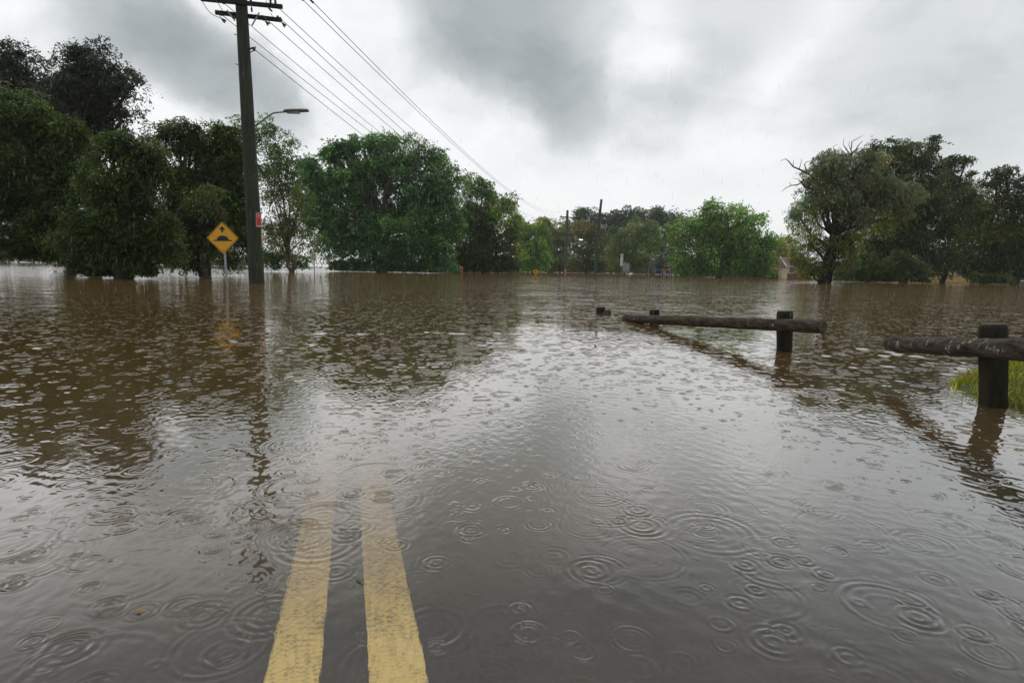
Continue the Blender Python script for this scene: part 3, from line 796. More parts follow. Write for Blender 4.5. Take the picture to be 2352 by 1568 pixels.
tree('thicket', 'dark thicket at the water edge behind the low red sign', 'bushes', 118, (1120, 626),
     [(1055, 614, 34, 18), (1110, 610, 44, 24), (1165, 614, 36, 18)], 'deep', clump=14, lpx=6, cover=4.5, dens=1.4, tr=.12)
tree('thicket', 'brownish thicket at the water edge between the far hump sign and the lit lamp pole', 'bushes', 178, (1260, 628),
     [(1215, 618, 26, 16), (1262, 616, 30, 19), (1300, 618, 24, 16)], 'olive', clump=12, lpx=5.5, cover=4.5, dens=1.4, tr=.12)
tree('thicket', 'dull green thicket at the water edge behind the bare green pole', 'bushes', 182, (1380, 630),
     [(1335, 620, 26, 16), (1375, 617, 30, 20), (1420, 620, 26, 16)], 'mid', clump=12, lpx=5.5, cover=4.5, dens=1.4, tr=.12)
tree('thicket', 'very dark thicket behind the small blue and brown-red signs', 'bushes', 205, (1530, 630),
     [(1480, 622, 26, 16), (1525, 612, 30, 26), (1565, 620, 30, 20)], 'dark', clump=12, lpx=5.5, cover=4.5, dens=1.4, tr=.12)
tree('thicket', 'green thicket against the dark paling fence', 'bushes', 128, (1760, 634),
     [(1700, 612, 30, 18), (1750, 606, 26, 18), (1790, 610, 24, 16)], 'mid', clump=14, lpx=6, cover=4, dens=1.3, tr=.12)
far_l = []
for i in range(34):
    far_l.append((-380 + i * 29 + RNG.uniform(-8, 8), 598 - RNG.uniform(0, 6) + .0187 * (i * 29 - 380), RNG.uniform(14, 26), RNG.uniform(8, 17), RNG.uniform(-8, 8)))
o = tree('far_wood', '', '', 260, (100, 610), far_l, 'wood', lpx=5.5, clump=9, cover=3.6, kind='stuff')
o['label'] = 'line of far off trees along the far bank of the flood'
far_c = []
for i in range(34):
    x = 1030 + i * 24
    far_c.append((x + RNG.uniform(-8, 8), 616 - RNG.uniform(0, 6) + .0187 * (x - 1030), RNG.uniform(16, 28), RNG.uniform(16, 26), RNG.uniform(-8, 8)))
o = tree('far_wood', '', '', 265, (1400, 630), far_c, 'wood', lpx=5.5, clump=9, cover=3.6, kind='stuff')
o['label'] = 'line of far off trees behind the end of the flooded street'
far_b = []
for i in range(10):
    x = 800 + i * 24
    far_b.append((x, 614 + .0187 * (x - 860), 20, 9, RNG.uniform(-8, 8)))
o = tree('far_wood', '', '', 250, (900, 620), far_b, 'wood', lpx=5.5, clump=9, cover=4, kind='stuff')
o['label'] = 'low far bank growth glimpsed under the huge domed tree'
far_r = []
for i in range(40):
    x = 1690 + i * 24
    far_r.append((x + RNG.uniform(-8, 8), 627 - RNG.uniform(0, 6) + .0187 * (x - 1690), RNG.uniform(16, 28), RNG.uniform(18, 30), RNG.uniform(-8, 8)))
o = tree('far_wood', '', '', 240, (1900, 640), far_r, 'wood', lpx=5.5, clump=9, cover=3.6, kind='stuff')
o['label'] = 'line of far off trees behind the houses'

# ------------------------------------------------------------------ power poles and wires
def frame_from(pxl, pxr, pyl, pyr, Y):
    a, b = P(pxl, pyl, Y), P(pxr, pyr, Y)
    u = (b - a); u.z *= 1; u.normalize()
    v = Vector((0, 0, 1)); v = (v - u * u.dot(v)).normalized()
    return u, v
DP = 21.0
root = thing('power_pole', 'tall weathered timber power pole with crossarms beside the yellow hump sign', 'power pole', (P(590, 648, DP).x, DP, 0))
k = DP / FPX
base, top = P(590, 648, DP), P(554, 0, DP)
ax = (top - base)
def on_pole(py):     # pole axis point seen at height py
    t = (648 - py) / 648.0
    return base + ax * t
bot = base - ax * .12
mb = MB()
pts = [bot + (on_pole(-130) - bot) * (i / 24) for i in range(25)]
mb.tube(pts, [(17.2 - 6.3 * (i / 24)) * k for i in range(25)], 28, wob=.012)
mb.build('pole_shaft', M_POLE, root, smooth=True)
AU = Vector((1, .16, 0)).normalized()     # crossarm direction
def arm_pt(px, py):     # point on a vertical plane through the pole along AU
    d = ray(px, py); o = Vector((0, 0, CAM_H))
    n = AU.cross(Vector((0, 0, 1)))
    t = (base - n * .0 - o).dot(n) / d.dot(n)
    return o + d * t
FR = -AU.cross(Vector((0, 0, 1)))
if FR.y > 0: FR = -FR     # towards the camera
def crossarm(pl, pr, h=.125, front=-.24):
    a, b = arm_pt(*pl) - FR * front, arm_pt(*pr) - FR * front
    m = MB(); m.bar(a, b, .10, h)
    return m.build('crossarm', M_ARM, root), a, b
crossarm((466, 4), (652, 22), front=-.2)
_, la, lb = crossarm((490, 23), (643, 41), front=.2)
crossarm((400, -40), (718, -18), front=-.2)
for p, q in (((583, 66), (601, 38)), ((545, 55), (528, 33))):
    m = MB(); m.bar(arm_pt(*p) + FR * .23, arm_pt(*q) + FR * .3, .012, .05)
    m.build('brace', M_STEEL, root)
def insulator(p, q, r=.05):
    m = MB()
    p, q = Vector(p), Vector(q)
    n = 7
    m.tube([p.lerp(q, i / (n - 1)) for i in range(n)], [r * (.45 if i % 2 == 0 else 1.0) for i in range(n)], 8)
    m.build('insulator', M_DKSTEEL, root, smooth=True)
WEND = {}
for nm, p in (('l1', (508, 5)), ('l0', (503, 32)), ('l2', (606, 42)), ('l3', (641, 43)), ('u', (634, 16)), ('h1', (690, -3)), ('h2', (714, 3))):
    q = arm_pt(*p) + FR * .1
    WEND[nm] = q
    dirw = Vector((.18, .98, -.05))
    insulator(q + Vector((-.03, -.05, .02)), q + dirw * .22, .045)
for px in (502, 580, 625, 636):
    a = arm_pt(px, 4 + (px - 466) * .097)
    insulator(a + FR * .2 + Vector((0, 0, .02)), a + FR * .2 + Vector((0, 0, .2)), .05)
def jumper(pts, r=.011):
    m = MB()
    q = [arm_pt(*p) + FR * .33 for p in pts]
    fine = []
    n = len(q)
    for i in range(n - 1):
        p0, p1, p2, p3 = q[max(i-1, 0)], q[i], q[i+1], q[min(i+2, n-1)]
        for s in range(5):
            t = s / 5
            fine.append(.5 * ((2*p1) + (-p0+p2)*t + (2*p0-5*p1+4*p2-p3)*t*t + (-p0+3*p1-3*p2+p3)*t**3))
    fine.append(q[-1])
    rr = [r] * len(fine)
    m.tube(fine, rr, 6)
    e = fine[-1]
    d = (fine[-1] - fine[-3]).normalized()
    m.tube([e - d * .02, e + d * .03, e + d * .12, e + d * .16], [.015, .032, .032, .012], 7)
    m.build('jumper_lead', M_DKSTEEL, root, smooth=True)
Z2 = lambda x, y: ((450 + x / 6.03) * .91875, y / 6.03 * .91875)
for pts in ([(390, 80), (430, 160), (500, 250), (560, 295), (640, 330), (680, 350)], [(640, 255), (645, 300), (680, 350)], [(1180, 270), (1230, 340), (1290, 370), (1330, 390)],
            [(1315, 310), (1320, 350), (1335, 385)], [(1410, 270), (1450, 340), (1520, 375), (1575, 410)], [(1555, 320), (1560, 365), (1580, 410)],
            [(560, 40), (640, 140), (690, 230), (740, 290), (850, 328)], [(1090, 0), (1110, 90), (1120, 180)], [(1320, 0), (1350, 150), (1375, 190)]):
    jumper([Z2(*p) for p in pts], .010)
for px, py, L in ((830, 522, -1), (848, 968, -1), (1135, 712, 1)):
    x, y = Z2(px, py)
    c = on_pole(y); e = arm_pt(x, y)
    m = MB(); m.tube([c + Vector((.1 * L, 0, 0)), e + Vector((0, 0, 0))], .011, 6); m.tube([e - Vector((.012 * L, 0, 0)), e + Vector((.02 * L, 0, 0))], .02, 8)
    m.build('step_bolt', M_DKSTEEL, root)
x, y = Z2(1130, 760)
svc = arm_pt(x, y) + FR * .1
m = MB(); m.bar(on_pole(y - 6) + Vector((.1, 0, 0)), svc + Vector((-.02, 0, .05)), .03, .05); m.bar(on_pole(y + 3) + Vector((.1, 0, 0)), svc + Vector((.03, 0, -.02)), .03, .02)
m.box(svc, (.07, .09, .1)); m.build('service_bracket', M_DKSTEEL, root)
m = MB()
la0, la1, la2 = arm_pt(584, 291) , arm_pt(628, 265) + FR * .2, arm_pt(640, 262) + FR * .2
m.tube([la0, la0.lerp(la1, .5), la1, la1.lerp(la2, .4) + Vector((0, 0, .012)), la2, arm_pt(660, 260.5) + FR * .2], [.028] * 6, 10)
la = m.build('lamp_arm', M_STEEL, root, smooth=True)
m = MB()
l0, l1 = arm_pt(655, 260) + FR * .2, arm_pt(711, 258.5) + FR * .2
d = l1 - l0
u = d.normalized()
prof = [(0, .045), (.08, .075), (.25, .085), (.7, .08), (.95, .07), (1.0, .05)]
vs, fs = [], []
for t, h in prof:
    c = l0 + d * t
    for sx, sz in ((-1.2, -.25), (-1.35, .35), (-.7, .95), (.7, .95), (1.35, .35), (1.2, -.25)):
        vs.append(c + Vector((0, 1, 0)) * (sx * h * 1.15) + Vector((0, 0, 1)) * (sz * h * .95))
for i in range(len(prof) - 1):
    for j in range(6):
        j2 = (j + 1) % 6
        fs.append((i * 6 + j, i * 6 + j2, (i + 1) * 6 + j2, (i + 1) * 6 + j))
fs += [(5, 4, 3, 2, 1, 0), tuple(30 + j for j in range(6))]
m.add(vs, fs)
lum = m.build('luminaire', M_LAMPB, root)
m = MB(); m.box(l0 + d * .38 + Vector((0, 0, -.045)), (d.length * .55, .15, .05)); m.build('lamp_lens', M_LENS, lum).parent = lum
m = MB()
c = on_pole(545) + Vector((.27, -.03, 0)); m.box(c, (.03, .05, .62)); m.build('pole_tag', simple('ochre_tag', (.35, .22, .05), (.28, .18, .04), 5, .6, .3), root)

# distant power poles
def far_pole(label, Dp, bpx, tpx, r0, r1, arms, lamp=None, lit=False):
    b, t = P(*bpx, Dp), P(*tpx, Dp)
    kk = Dp / FPX
    rt = thing('power_pole', label, 'power pole', (b.x, Dp, 0))
    m = MB(); bb = b - (t - b) * .06
    m.tube([bb.lerp(t, i / 6) for i in range(7)], [(r0 + (r1 - r0) * i / 6) * kk for i in range(7)], 12)
    m.build('pole_shaft', M_POLEG, rt, smooth=True)
    for (x0, y0, x1, y1, h) in arms:
        m = MB(); m.bar(P(x0, y0, Dp - .3), P(x1, y1, Dp - .3), .12, h * kk); m.build('crossarm', M_ARM, rt)
        for s in np.linspace(.06, .94, 4):
            q = P(x0 + (x1 - x0) * s, y0 + (y1 - y0) * s, Dp - .3)
            m = MB(); m.tube([q, q + Vector((0, 0, .14 + h * kk)), q + Vector((0, 0, .3 + h * kk))], [.05, .09, .04], 6); m.build('insulator', M_DKSTEEL, rt)
    if lamp:
        m = MB(); q = [P(x, y, Dp - .4) for x, y in lamp]
        m.tube(q, .55 * kk, 6); m.build('lamp_arm', M_STEEL, rt, smooth=True)
        e = q[-1]; d = Vector((1, 0, -.08))
        m = MB(); m.tube([e, e + d * .2, e + d * .8, e + d], [.06, .16, .18, .06], 8); lu = m.build('luminaire', M_LAMPB, rt, smooth=True)
        if lit:
            m = MB(); m.tube([e + d * .1 + Vector((0, 0, -.12)), e + d * .3 + Vector((0, 0, -.2)), e + d * .9 + Vector((0, 0, -.22)), e + d * 1.1 + Vector((0, 0, -.14))], [.04, .12, .12, .04], 8)
            m.build('lamp_bulb', M_LAMPON, lu, smooth=True).parent = lu
    return rt
far_pole('distant power pole carrying a lit street lamp', 150, (1298, 628.5), (1303.5, 483), 3.4, 2.7, [(1286, 498, 1334, 501, 2.2), (1293, 539, 1317, 539.5, 1.4)], [(1305, 574), (1324, 549), (1329, 548)], True)
far_pole('farthest power pole, half hidden before the dark skyline tree', 190, (1499, 629.5), (1511.5, 553), 2.4, 1.8, [(1499, 553.5, 1522, 555, 1.4)], [(1508, 589), (1534, 578)])
m = MB()
DB = 70.0
m.tube([P(1363, 650, DB), P(1366, 630, DB), P(1370, 585, DB), P(1374, 540, DB), P(1377.5, 500, DB), P(1379, 480, DB), P(1381.5, 458, DB)], [c * DB / FPX for c in (3.3, 3.25, 3.1, 2.95, 2.8, 2.75, 2.7)], 14)
tag(m.build('timber_pole', M_POLEG, None, smooth=True), 'bare green timber pole with no arms, leaning and bent at its top', 'pole')

def wire(label, A, B, via, r=.011, nseg=40):
    A, B = Vector(A), Vector(B)
    def curve(s):
        return [A.lerp(B, t) - Vector((0, 0, 4 * s * t * (1 - t))) for t in np.linspace(0, 1, nseg + 1)]
    lo, hi = -2.0, 9.0
    for _ in range(40):
        s = (lo + hi) / 2
        q = [project(p) for p in curve(s)]
        y = np.interp(via[0], [a for a, b in q], [b for a, b in q])
        if y < via[1]: lo = s
        else: hi = s
    m = MB()
    pts = curve(s)
    # thicker than life by a whisker far away so that it still draws
    m.tube(pts, [r] * len(pts), 5)
    return tag(m.build('power_line', M_WIRE, None, smooth=True), label, 'cable', 'power lines between the timber poles')
FARW = 149.6
wire('upper cable of the pair that runs clear of the huge domed tree', WEND['h2'] + Vector((.04, .2, 0)), P(1298, 482, FARW), (970, 257), .013)
wire('lower cable of the pair that runs clear of the huge domed tree', WEND['h1'] + Vector((.04, .2, 0)), P(1290, 494, FARW), (961, 257), .013)
wire('cable from the far end of the upper crossarm', WEND['u'] + Vector((.04, .2, 0)), P(1287, 497, FARW), (902, 257), .012)
wire('cable from the lower crossarm tip beyond the brace', WEND['l3'] + Vector((.04, .2, 0)), P(1315, 538, FARW), (878, 257), .012)
wire('cable from the lower crossarm just outside the brace', WEND['l2'] + Vector((.04, .2, 0)), P(1309, 538, FARW), (855, 257), .012)
wire('cable from the upper crossarm passing behind the pole', WEND['l1'] + Vector((.04, .2, 0)), P(1301, 538, FARW), (814, 257), .012)
wire('cable from the lower crossarm passing behind the pole', WEND['l0'] + Vector((.04, .2, 0)), P(1295, 538, FARW), (791, 257), .012)
wire('lowest sagging cable from the bracket on the pole side', svc, P(1301, 549, FARW), (1179, 545), .012)
wire('cable running on from the distant lit pole to the farthest pole', P(1316, 538, FARW), P(1500, 553, 189.6), (1420, 555), .03)
wire('thin cable from the distant crossarm down past the bare green pole', P(1334, 503, FARW), P(1500, 552, 189.6), (1358, 520), .025)

# ------------------------------------------------------------------ signs
def diamond(name, label, D, c, half, post_bot, uv=None, group=None, full=True, side=None):
    C = P(*c, D)
    k = D / FPX
    h = half * k
    root = thing(name, label, 'road sign', (C.x, D, 0), group)
    u, v = uv
    w = u.cross(v).normalized()       # faces camera when u is right and v is up
    s = h * math.sqrt(2)
    e1, e2 = (u + v).normalized(), (v - u).normalized()
    m = MB(); m.prism(rounded(s, s, s * .06), .004, C, e1, e2); pl = m.build('sign_plate', M_YEL, root)
    m = MB(); ring_quads(m, rounded(s * .955, s * .955, s * .05), rounded(s * .915, s * .915, s * .04), C + w * .0045, e1, e2, .0012); m.build('border', M_BLK, pl).parent = pl
    S = h / 1.0
    q = C + w * .0046
    m = MB(); m.prism([(-.06*S, .34*S), (.06*S, .34*S), (.06*S, .5*S), (.21*S, .5*S), (0, .74*S), (-.21*S, .5*S), (-.06*S, .5*S)], .0015, q, u, v); m.build('arrow', M_BLK, pl).parent = pl
    hump = [(-.58*S, -.19*S), (.58*S, -.19*S), (.58*S, -.12*S), (.38*S, -.11*S)]
    for i in range(1, 14):
        a = math.pi * i / 14
        hump.append((.36*S * math.cos(a), -.09*S + .24*S * math.sin(a)))
    hump += [(-.38*S, -.11*S), (-.58*S, -.12*S)]
    m = MB(); m.prism(hump, .0015, q, u, v); m.build('hump_symbol', M_BLK, pl).parent = pl
    if full:
        m = MB(); b0 = q - v * (.78 * h); m.tube([b0 - w * .003, b0 + w * .006], .014, 8); m.build('bolt', M_DKSTEEL, pl).parent = pl
    m = MB()
    pb = P(*post_bot, D)
    tp = C + v * (.5 * h) - w * .035
    pb = pb - w * .035
    m.tube([pb + (pb - tp) * .3, pb, tp], .03, 12); m.build('post', M_STEEL, root, smooth=True)
    return root
Z3 = lambda x, y: ((480 + x / 6.03) * .91875, (480 + y / 6.03) * .91875)
DS = 16.6
lc, rc, tc_, bc = Z3(215, 685), Z3(708, 700), Z3(447, 470), Z3(483, 918)
u = (P(*rc, DS) - P(*lc, DS)); u = (u + Vector((0, 0, u.x * .02))).normalized()
v = (P(*tc_, DS) - P(*bc, DS)).normalized(); v = (v - u * v.dot(u)).normalized()
cc = ((lc[0] + rc[0] + tc_[0] + bc[0]) / 4, (lc[1] + rc[1] + tc_[1] + bc[1]) / 4)
diamond('hump_warning_sign', 'yellow diamond speed hump warning sign on a grey post beside the big timber pole', DS, cc, 36.5, Z3(520, 1415), (u, v), 'speed hump warning signs')
uu = Vector((1, 0, -.012)).normalized()
diamond('hump_warning_sign', 'far yellow diamond hump sign half drowned at the end of the flooded street', 92, (1230.5, 624), 7.6, (1230.5, 631), (uu, Vector((0, 0, 1))), 'speed hump warning signs', False)

def no_stopping(label, D, c, wpx, hpx, u, v, post=None, fine=True):
    C = P(*c, D); k = D / FPX
    W, H = wpx * k, hpx * k
    root = thing('no_stopping_sign', label, 'parking sign', tuple(C), 'red no stopping signs')
    w = u.cross(v).normalized()
    m = MB(); m.prism(rounded(W, H, W * .1), .004, C, u, v); pl = m.build('sign_plate', M_RED, root)
    m = MB(); ring_quads(m, rounded(W * .97, H * .985, W * .09), rounded(W * .89, H * .955, W * .06), C + w * .0045, u, v, .001); m.build('border', M_WHT, pl).parent = pl
    text_mesh('lettering', 'NO', W * .36, C + v * (H * .32) + w * .006, u, v, M_WHT, pl).parent = pl
    text_mesh('lettering', 'STOPPING', W * .17, C + v * (H * .17) + w * .006, u, v, M_WHT, pl).parent = pl
    m = MB(); y = -.43 * H
    m.prism([(-.36*W, y - .015*H), (.2*W, y - .015*H), (.2*W, y - .04*H), (.4*W, y), (.2*W, y + .04*H), (.2*W, y + .015*H), (-.36*W, y + .015*H)], .0012, C + w * .0045, u, v)
    m.build('arrow', M_WHT, pl).parent = pl
    if post:
        pb = P(*post, D) - w * .04
        m = MB(); m.tube([pb - Vector((0, 0, .6)), C + v * (.5 * H) - w * .04], .03, 8); m.build('post', M_STEEL, root, smooth=True)
    return root
a, b = Z3(968, 316), Z3(1036, 320)
c0 = ((Z3(968, 316)[0] + Z3(1042, 523)[0]) / 2, (Z3(968, 316)[1] + Z3(1042, 523)[1]) / 2)
u = Vector((.985, .17, -.02)).normalized()
pc = on_pole(504)
v = Vector((-.035, 0, 1)); v = (v - u * v.dot(u)).normalized()
no_stopping('red NO STOPPING sign fixed to the tall timber pole', pc.y - .27, c0, 11.6, 31.5, u, v)
no_stopping('red NO STOPPING sign on its own low post before the dark tree', 88, (1059.3, 618.3), 7.4, 13.8, uu, Vector((0, 0, 1)), (1059.3, 628))
no_stopping('faded red NO STOPPING sign low on the distant lit lamp pole', 149, (1299, 623.5), 5.2, 9.5, uu, Vector((0, 0, 1)))
no_stopping('tiny red NO STOPPING sign in front of the dark far fence', 118, (1751, 627.2), 4.0, 7.2, uu, Vector((0, 0, 1)), (1751, 637))

def panel_sign(name, label, D, c, wpx, hpx, mat, post=None, lines=None, group=None, pr=.03, offs=.04, cat='sign', bands=None):
    C = P(*c, D); k = D / FPX
    W, H = wpx * k, hpx * k
    u = Vector((1, 0, -.012)).normalized(); v = Vector((0, 0, 1)); w = u.cross(v).normalized()
    root = thing(name, label, cat, (C.x, D, 0), group)
    m = MB(); m.prism(rounded(W, H, min(W, H) * .04, 3), .006, C, u, v); pl = m.build('sign_plate', mat, root)
    for (x0, y0, x1, y1, mt) in (bands or []):
        m = MB(); m.prism([(x0*W, y0*H), (x1*W, y0*H), (x1*W, y1*H), (x0*W, y1*H)], .002, C + w * .007, u, v); m.build('printing', mt, pl).parent = pl
    for px in (post or []):
        m = MB(); pb = P(px[0], px[1], D) - w * -0.0; tp = P(px[0], c[1] - hpx * .5 + (px[2] if len(px) > 2 else 0), D)
        m.tube([pb + Vector((0, offs, -.6)), tp + Vector((0, offs, 0))], pr, 8); m.build('post', M_STEEL, root, smooth=True)
    return root, pl, (C, u, v, w, W, H)
M_DKTXT = simple('notice_print', (.10, .09, .09), (.14, .12, .11), 9, .7, .2)
M_REDTXT = simple('notice_red_print', (.20, .07, .07), (.16, .06, .06), 9, .7, .2)
_, pl, (C, u, v, w, W, H) = panel_sign('notice_sign', 'cream notice sign with lines of small print on a grey post by the shrub', 41, (720.5, 590.5), 12.6, 17.2, M_CREAM, [(721.5, 630)], offs=.04)
for r_, (x0, x1, hh, mt) in enumerate([(-.22, .26, .10, M_REDTXT), (-.34, .3, .035, M_DKTXT), (-.34, .34, .035, M_DKTXT), (-.34, .3, .035, M_DKTXT), (-.34, .32, .035, M_DKTXT), (-.34, .24, .035, M_DKTXT)]):
    y = .22 - r_ * .115
    m = MB()
    x = x0
    while x < x1 - .02:      # word-like dashes: the photo's small print is not legible
        wd = min(random.uniform(.05, .13), x1 - x)
        m.prism([(x*W, y*H), ((x+wd)*W, y*H), ((x+wd)*W, (y+hh)*H), (x*W, (y+hh)*H)], .002, C + w * .007, u, v)
        x += wd + .025
    m.build('printing', mt, pl).parent = pl
panel_sign('traffic_sign', 'large grey sign seen from the back beyond the bare pole', 96, (1438.5, 614.5), 15, 19.5, M_GREYP, [(1438, 640)], offs=-.07, bands=[(-.49, -.34, .49, -.3, M_STEEL), (-.49, .30, .49, .34, M_STEEL)], pr=.10)
panel_sign('traffic_sign', 'tall narrow white sign with a dark cap behind the grey sign back', 112, (1428, 597), 6.5, 27, M_WHT, [(1429, 640)], bands=[(-.5, .28, .5, .32, M_BLK), (-.5, -.1, .5, -.08, M_GREYP)], pr=.06)
panel_sign('street_sign', 'small blue street name sign at the far corner', 150, (1509, 619.2), 10.5, 2.6, M_BLUE, [(1504.5, 633)], pr=.05)
panel_sign('direction_sign', 'long brown-red direction sign under the dark trees', 140, (1528, 619), 19.5, 4.0, M_RUST, [(1520, 634), (1536, 634)], bands=[(.40, -.3, .47, .3, M_CREAM)], pr=.05)
panel_sign('notice_sign', 'small yellow board under the bright round tree', 108, (1690.5, 628.6), 7, 6.5, M_WALLY, [(1688, 640), (1693, 640)], pr=.04)
def cabinet(label, D, c, wpx, hpx):
    C = P(*c, D); k = D / FPX
    r_ = thing('utility_cabinet', label, 'utility box', (C.x, D, 0))
    W, H = wpx * k, hpx * k
    m = MB(); m.box(C, (W, .5, H)); m.build('cabinet_body', M_GREYP, r_)
    m = MB(); m.box(C + Vector((0, 0, H / 2 + .04)), (W * 1.12, .58, .08)); m.build('cabinet_lid', M_STEEL, r_)
    m = MB(); m.box(C + Vector((0, -.262, 0)), (W * .44, .02, H * .8)); m.build('cabinet_door', M_STEEL, r_)
cabinet('squat grey cabinet at the foot of the bright round tree', 116, (1549.3, 630.5), 7.6, 11)
cabinet('small white-grey cabinet below the brown-red direction sign', 142, (1526.5, 626.5), 5, 8)
def post(name, label, D, a, b, r, mat, cat='post'):
    m = MB(); p, q = P(*a, D), P(*b, D)
    m.tube([p - (q - p) * .2, p, q, q + (q - p) * .01], [r, r, r, r * .6], 8)
    return tag(m.build(name, mat, None, smooth=True), label, cat)
post('marker_post', 'thin grey post beside the squat grey cabinet', 120, (1539.5, 633), (1539.5, 607), .06, M_STEEL)
post('marker_post', 'grey post at the end of the dark far fence', 110, (1724.5, 637), (1725, 617), .10, M_STEEL)
post('marker_post', 'white-grey post before the cream house', 108, (1793.5, 640), (1793.5, 622), .06, M_STEEL)
m = MB(); a, b = P(1455, 628.6, 150), P(1491, 629.4, 150); m.bar(a, b, .1, .16)
for s in (.04, .35, .66, .97): m.bar(a.lerp(b, s) - Vector((0, 0, .8)), a.lerp(b, s) - Vector((0, 0, .08)), .1, .1, (1, 0, 0))
tag(m.build('barrier_rail', M_WHT), 'low white barrier rail at the far water edge under the pale willow', 'barrier')

# ------------------------------------------------------------------ log rails
def cyl_log(name, a, b, r, mat, parent, n=24, seg=18, endr=.9):
    a, b = Vector(a), Vector(b)
    m = MB()
    d = (b - a).normalized()
    L = (b - a).length
    pts = [a, a + d * .012] + [a + d * (.03 + (L - .06) * i / seg) for i in range(seg + 1)] + [b - d * .012, b]
    rr = [r * endr * .93, r * .985] + [r * (1 + .03 * math.sin(i * 1.1) + random.uniform(-.02, .02)) for i in range(seg + 1)] + [r * .985, r * endr * .93]
    m.tube(pts, rr, n, wob=.03)
    return m.build(name, mat, parent, smooth=True)
def endgrain(c, d, r, parent, mat):
    m = MB(); c = Vector(c); d = Vector(d).normalized()
    m.tube([c, c + d * .003], [r, r * .98], 20)
    return m.build('end_grain', mat, parent)
M_ENDG = simple('end_grain', (.075, .065, .035), (.035, .032, .018), 25, .7, .3, bump=.004, c3=(.10, .11, .03), s3=8, t3=(.5, .65))
def guard(label, posts, rail, rr, mat, cut_end=None):
    a, b = Vector(rail[0]), Vector(rail[1])
    o = thing('log_rail', label, 'log barrier', ((a.x + b.x) / 2, (a.y + b.y) / 2, 0), 'log barriers along the drowned verge')
    for (p, q, pr) in posts:
        p, q = Vector(p), Vector(q)
        pm = cyl_log('post', p - (q - p).normalized() * .35, q, pr, M_POSTW, o, 24, 8, .97)
        d = (q - p).normalized()
        endgrain(q + d * .0005, d, pr * .86, pm, M_POSTTOP).parent = pm
        # bolt through rail and post
    rl = cyl_log('rail', a, b, rr, mat, o, 24, 26)
    d = (a - b).normalized()
    for e, dd in ((a, d), (b, -d)):
        endgrain(e + dd * .0008, dd, rr * .80, rl, M_ENDG).parent = rl
    for (p, q, pr) in posts:
        t = ((Vector(p) - a).dot(b - a)) / (b - a).length_squared
        c = a.lerp(b, t)
        side = (b - a).cross(Vector((0, 0, 1))).normalized()
        cam_v = (Vector((0, 0, CAM_H)) - c)
        if side.dot(cam_v) < 0: side = -side
        m = MB(); m.tube([c + side * (rr * .96), c + side * (rr * 1.06)], .012, 8); m.build('bolt', M_STEEL, rl).parent = rl
    return o
# barrier A, half out of frame
pA0, pA1 = P(2281, 915, 2.90), P(2281, 745, 2.93)
rA = P(2046, 790, 3.85); rA2 = P(2281, 800, 2.76)
guard('lichen-spotted log rail and thick post in the grass, running out of the picture', [(pA0, pA1, .060)], (rA, rA2 + (rA2 - rA) * 1.35), .050, M_LOGLICHEN)
pB0, pB1 = P(1801.5, 808, 4.90), P(1803, 714, 4.90)
pB2, pB3 = P(1503, 760, 7.45), P(1503.5, 711, 7.45)
# rail runs in front of its posts
rB = P(1890, 750.5, 4.42); rB2 = P(1436, 731, 7.75)
guard('full-length dark log rail on two posts standing clear of the water', [(pB0, pB1, .064), (pB2, pB3, .064)], (rB2, rB), .054, M_LOG)
pC0, pC1 = P(1380, 735, 8.95), P(1380, 705, 8.95)
guard('short drowned log rail with only its end and one post above water', [(pC0, pC1, .070)], (P(1398, 718.5, 8.75), P(1330, 716.5, 10.3) + Vector((0, 0, -.10))), .048, M_LOG)

# ------------------------------------------------------------------ grass on the verge
def grass():
    V, C = [], []
    n = 70000
    x = RNG.uniform(1.9, 5.6, n); y = RNG.uniform(1.5, 5.0, n)
    z = gz(x, y)
    clump = np.sin(x * 9 + 1.3 * np.sin(y * 7)) * np.cos(y * 8 + x * 2) * .5 + .5
    pr = np.clip((z + .035) / .05, 0, 1) ** 1.6 * (.35 + .65 * clump)
    pr = np.where(z < -.008, pr * .35, pr) * np.clip((x - 2.1) / .5, .22, 1)
    kp = (RNG.uniform(0, 1, n) < pr) & (z > -.06)
    x, y, z = x[kp], y[kp], z[kp]
    m = len(x)
    h = RNG.uniform(.02, .062, m) * (1 + .5 * (z < 0)); w = RNG.uniform(.0022, .0045, m)
    a = RNG.uniform(0, 6.283, m); lean = RNG.uniform(.1, .75, m) * h; la_ = RNG.uniform(0, 6.283, m)
    b = np.stack([x, y, np.minimum(z - .002, z)], -1)
    s = np.stack([np.cos(a) * w, np.sin(a) * w, np.zeros(m)], -1)
    mid = b + np.stack([np.cos(la_) * lean * .3, np.sin(la_) * lean * .3, h * .6], -1)
    tip = b + np.stack([np.cos(la_) * lean, np.sin(la_) * lean, h * (1 - .25 * lean / h)], -1)
    q1 = np.stack([b - s, b + s, mid + s * .8, mid - s * .8], 1)
    q2 = np.stack([mid - s * .8, mid + s * .8, tip + s * .12, tip - s * .12], 1)
    cols = np.array([.26, .30, .035])[None] * np.exp(RNG.normal(0, .3, m))[:, None]
    yl = RNG.uniform(0, 1, m) < .28
    cols[yl] = np.array([.30, .25, .06]) * np.exp(RNG.normal(0, .2, yl.sum()))[:, None]
    V = np.concatenate([q1, q2]).reshape(-1, 3)
    C = np.repeat(np.concatenate([cols, cols]), 4, 0)
    return tag(link('grass', np_mesh('grass', V, np.arange(len(V)).reshape(-1, 4), C), M_LEAF), 'patch of bright wet grass around the nearest thick post', 'grass', kind='stuff')
grass()

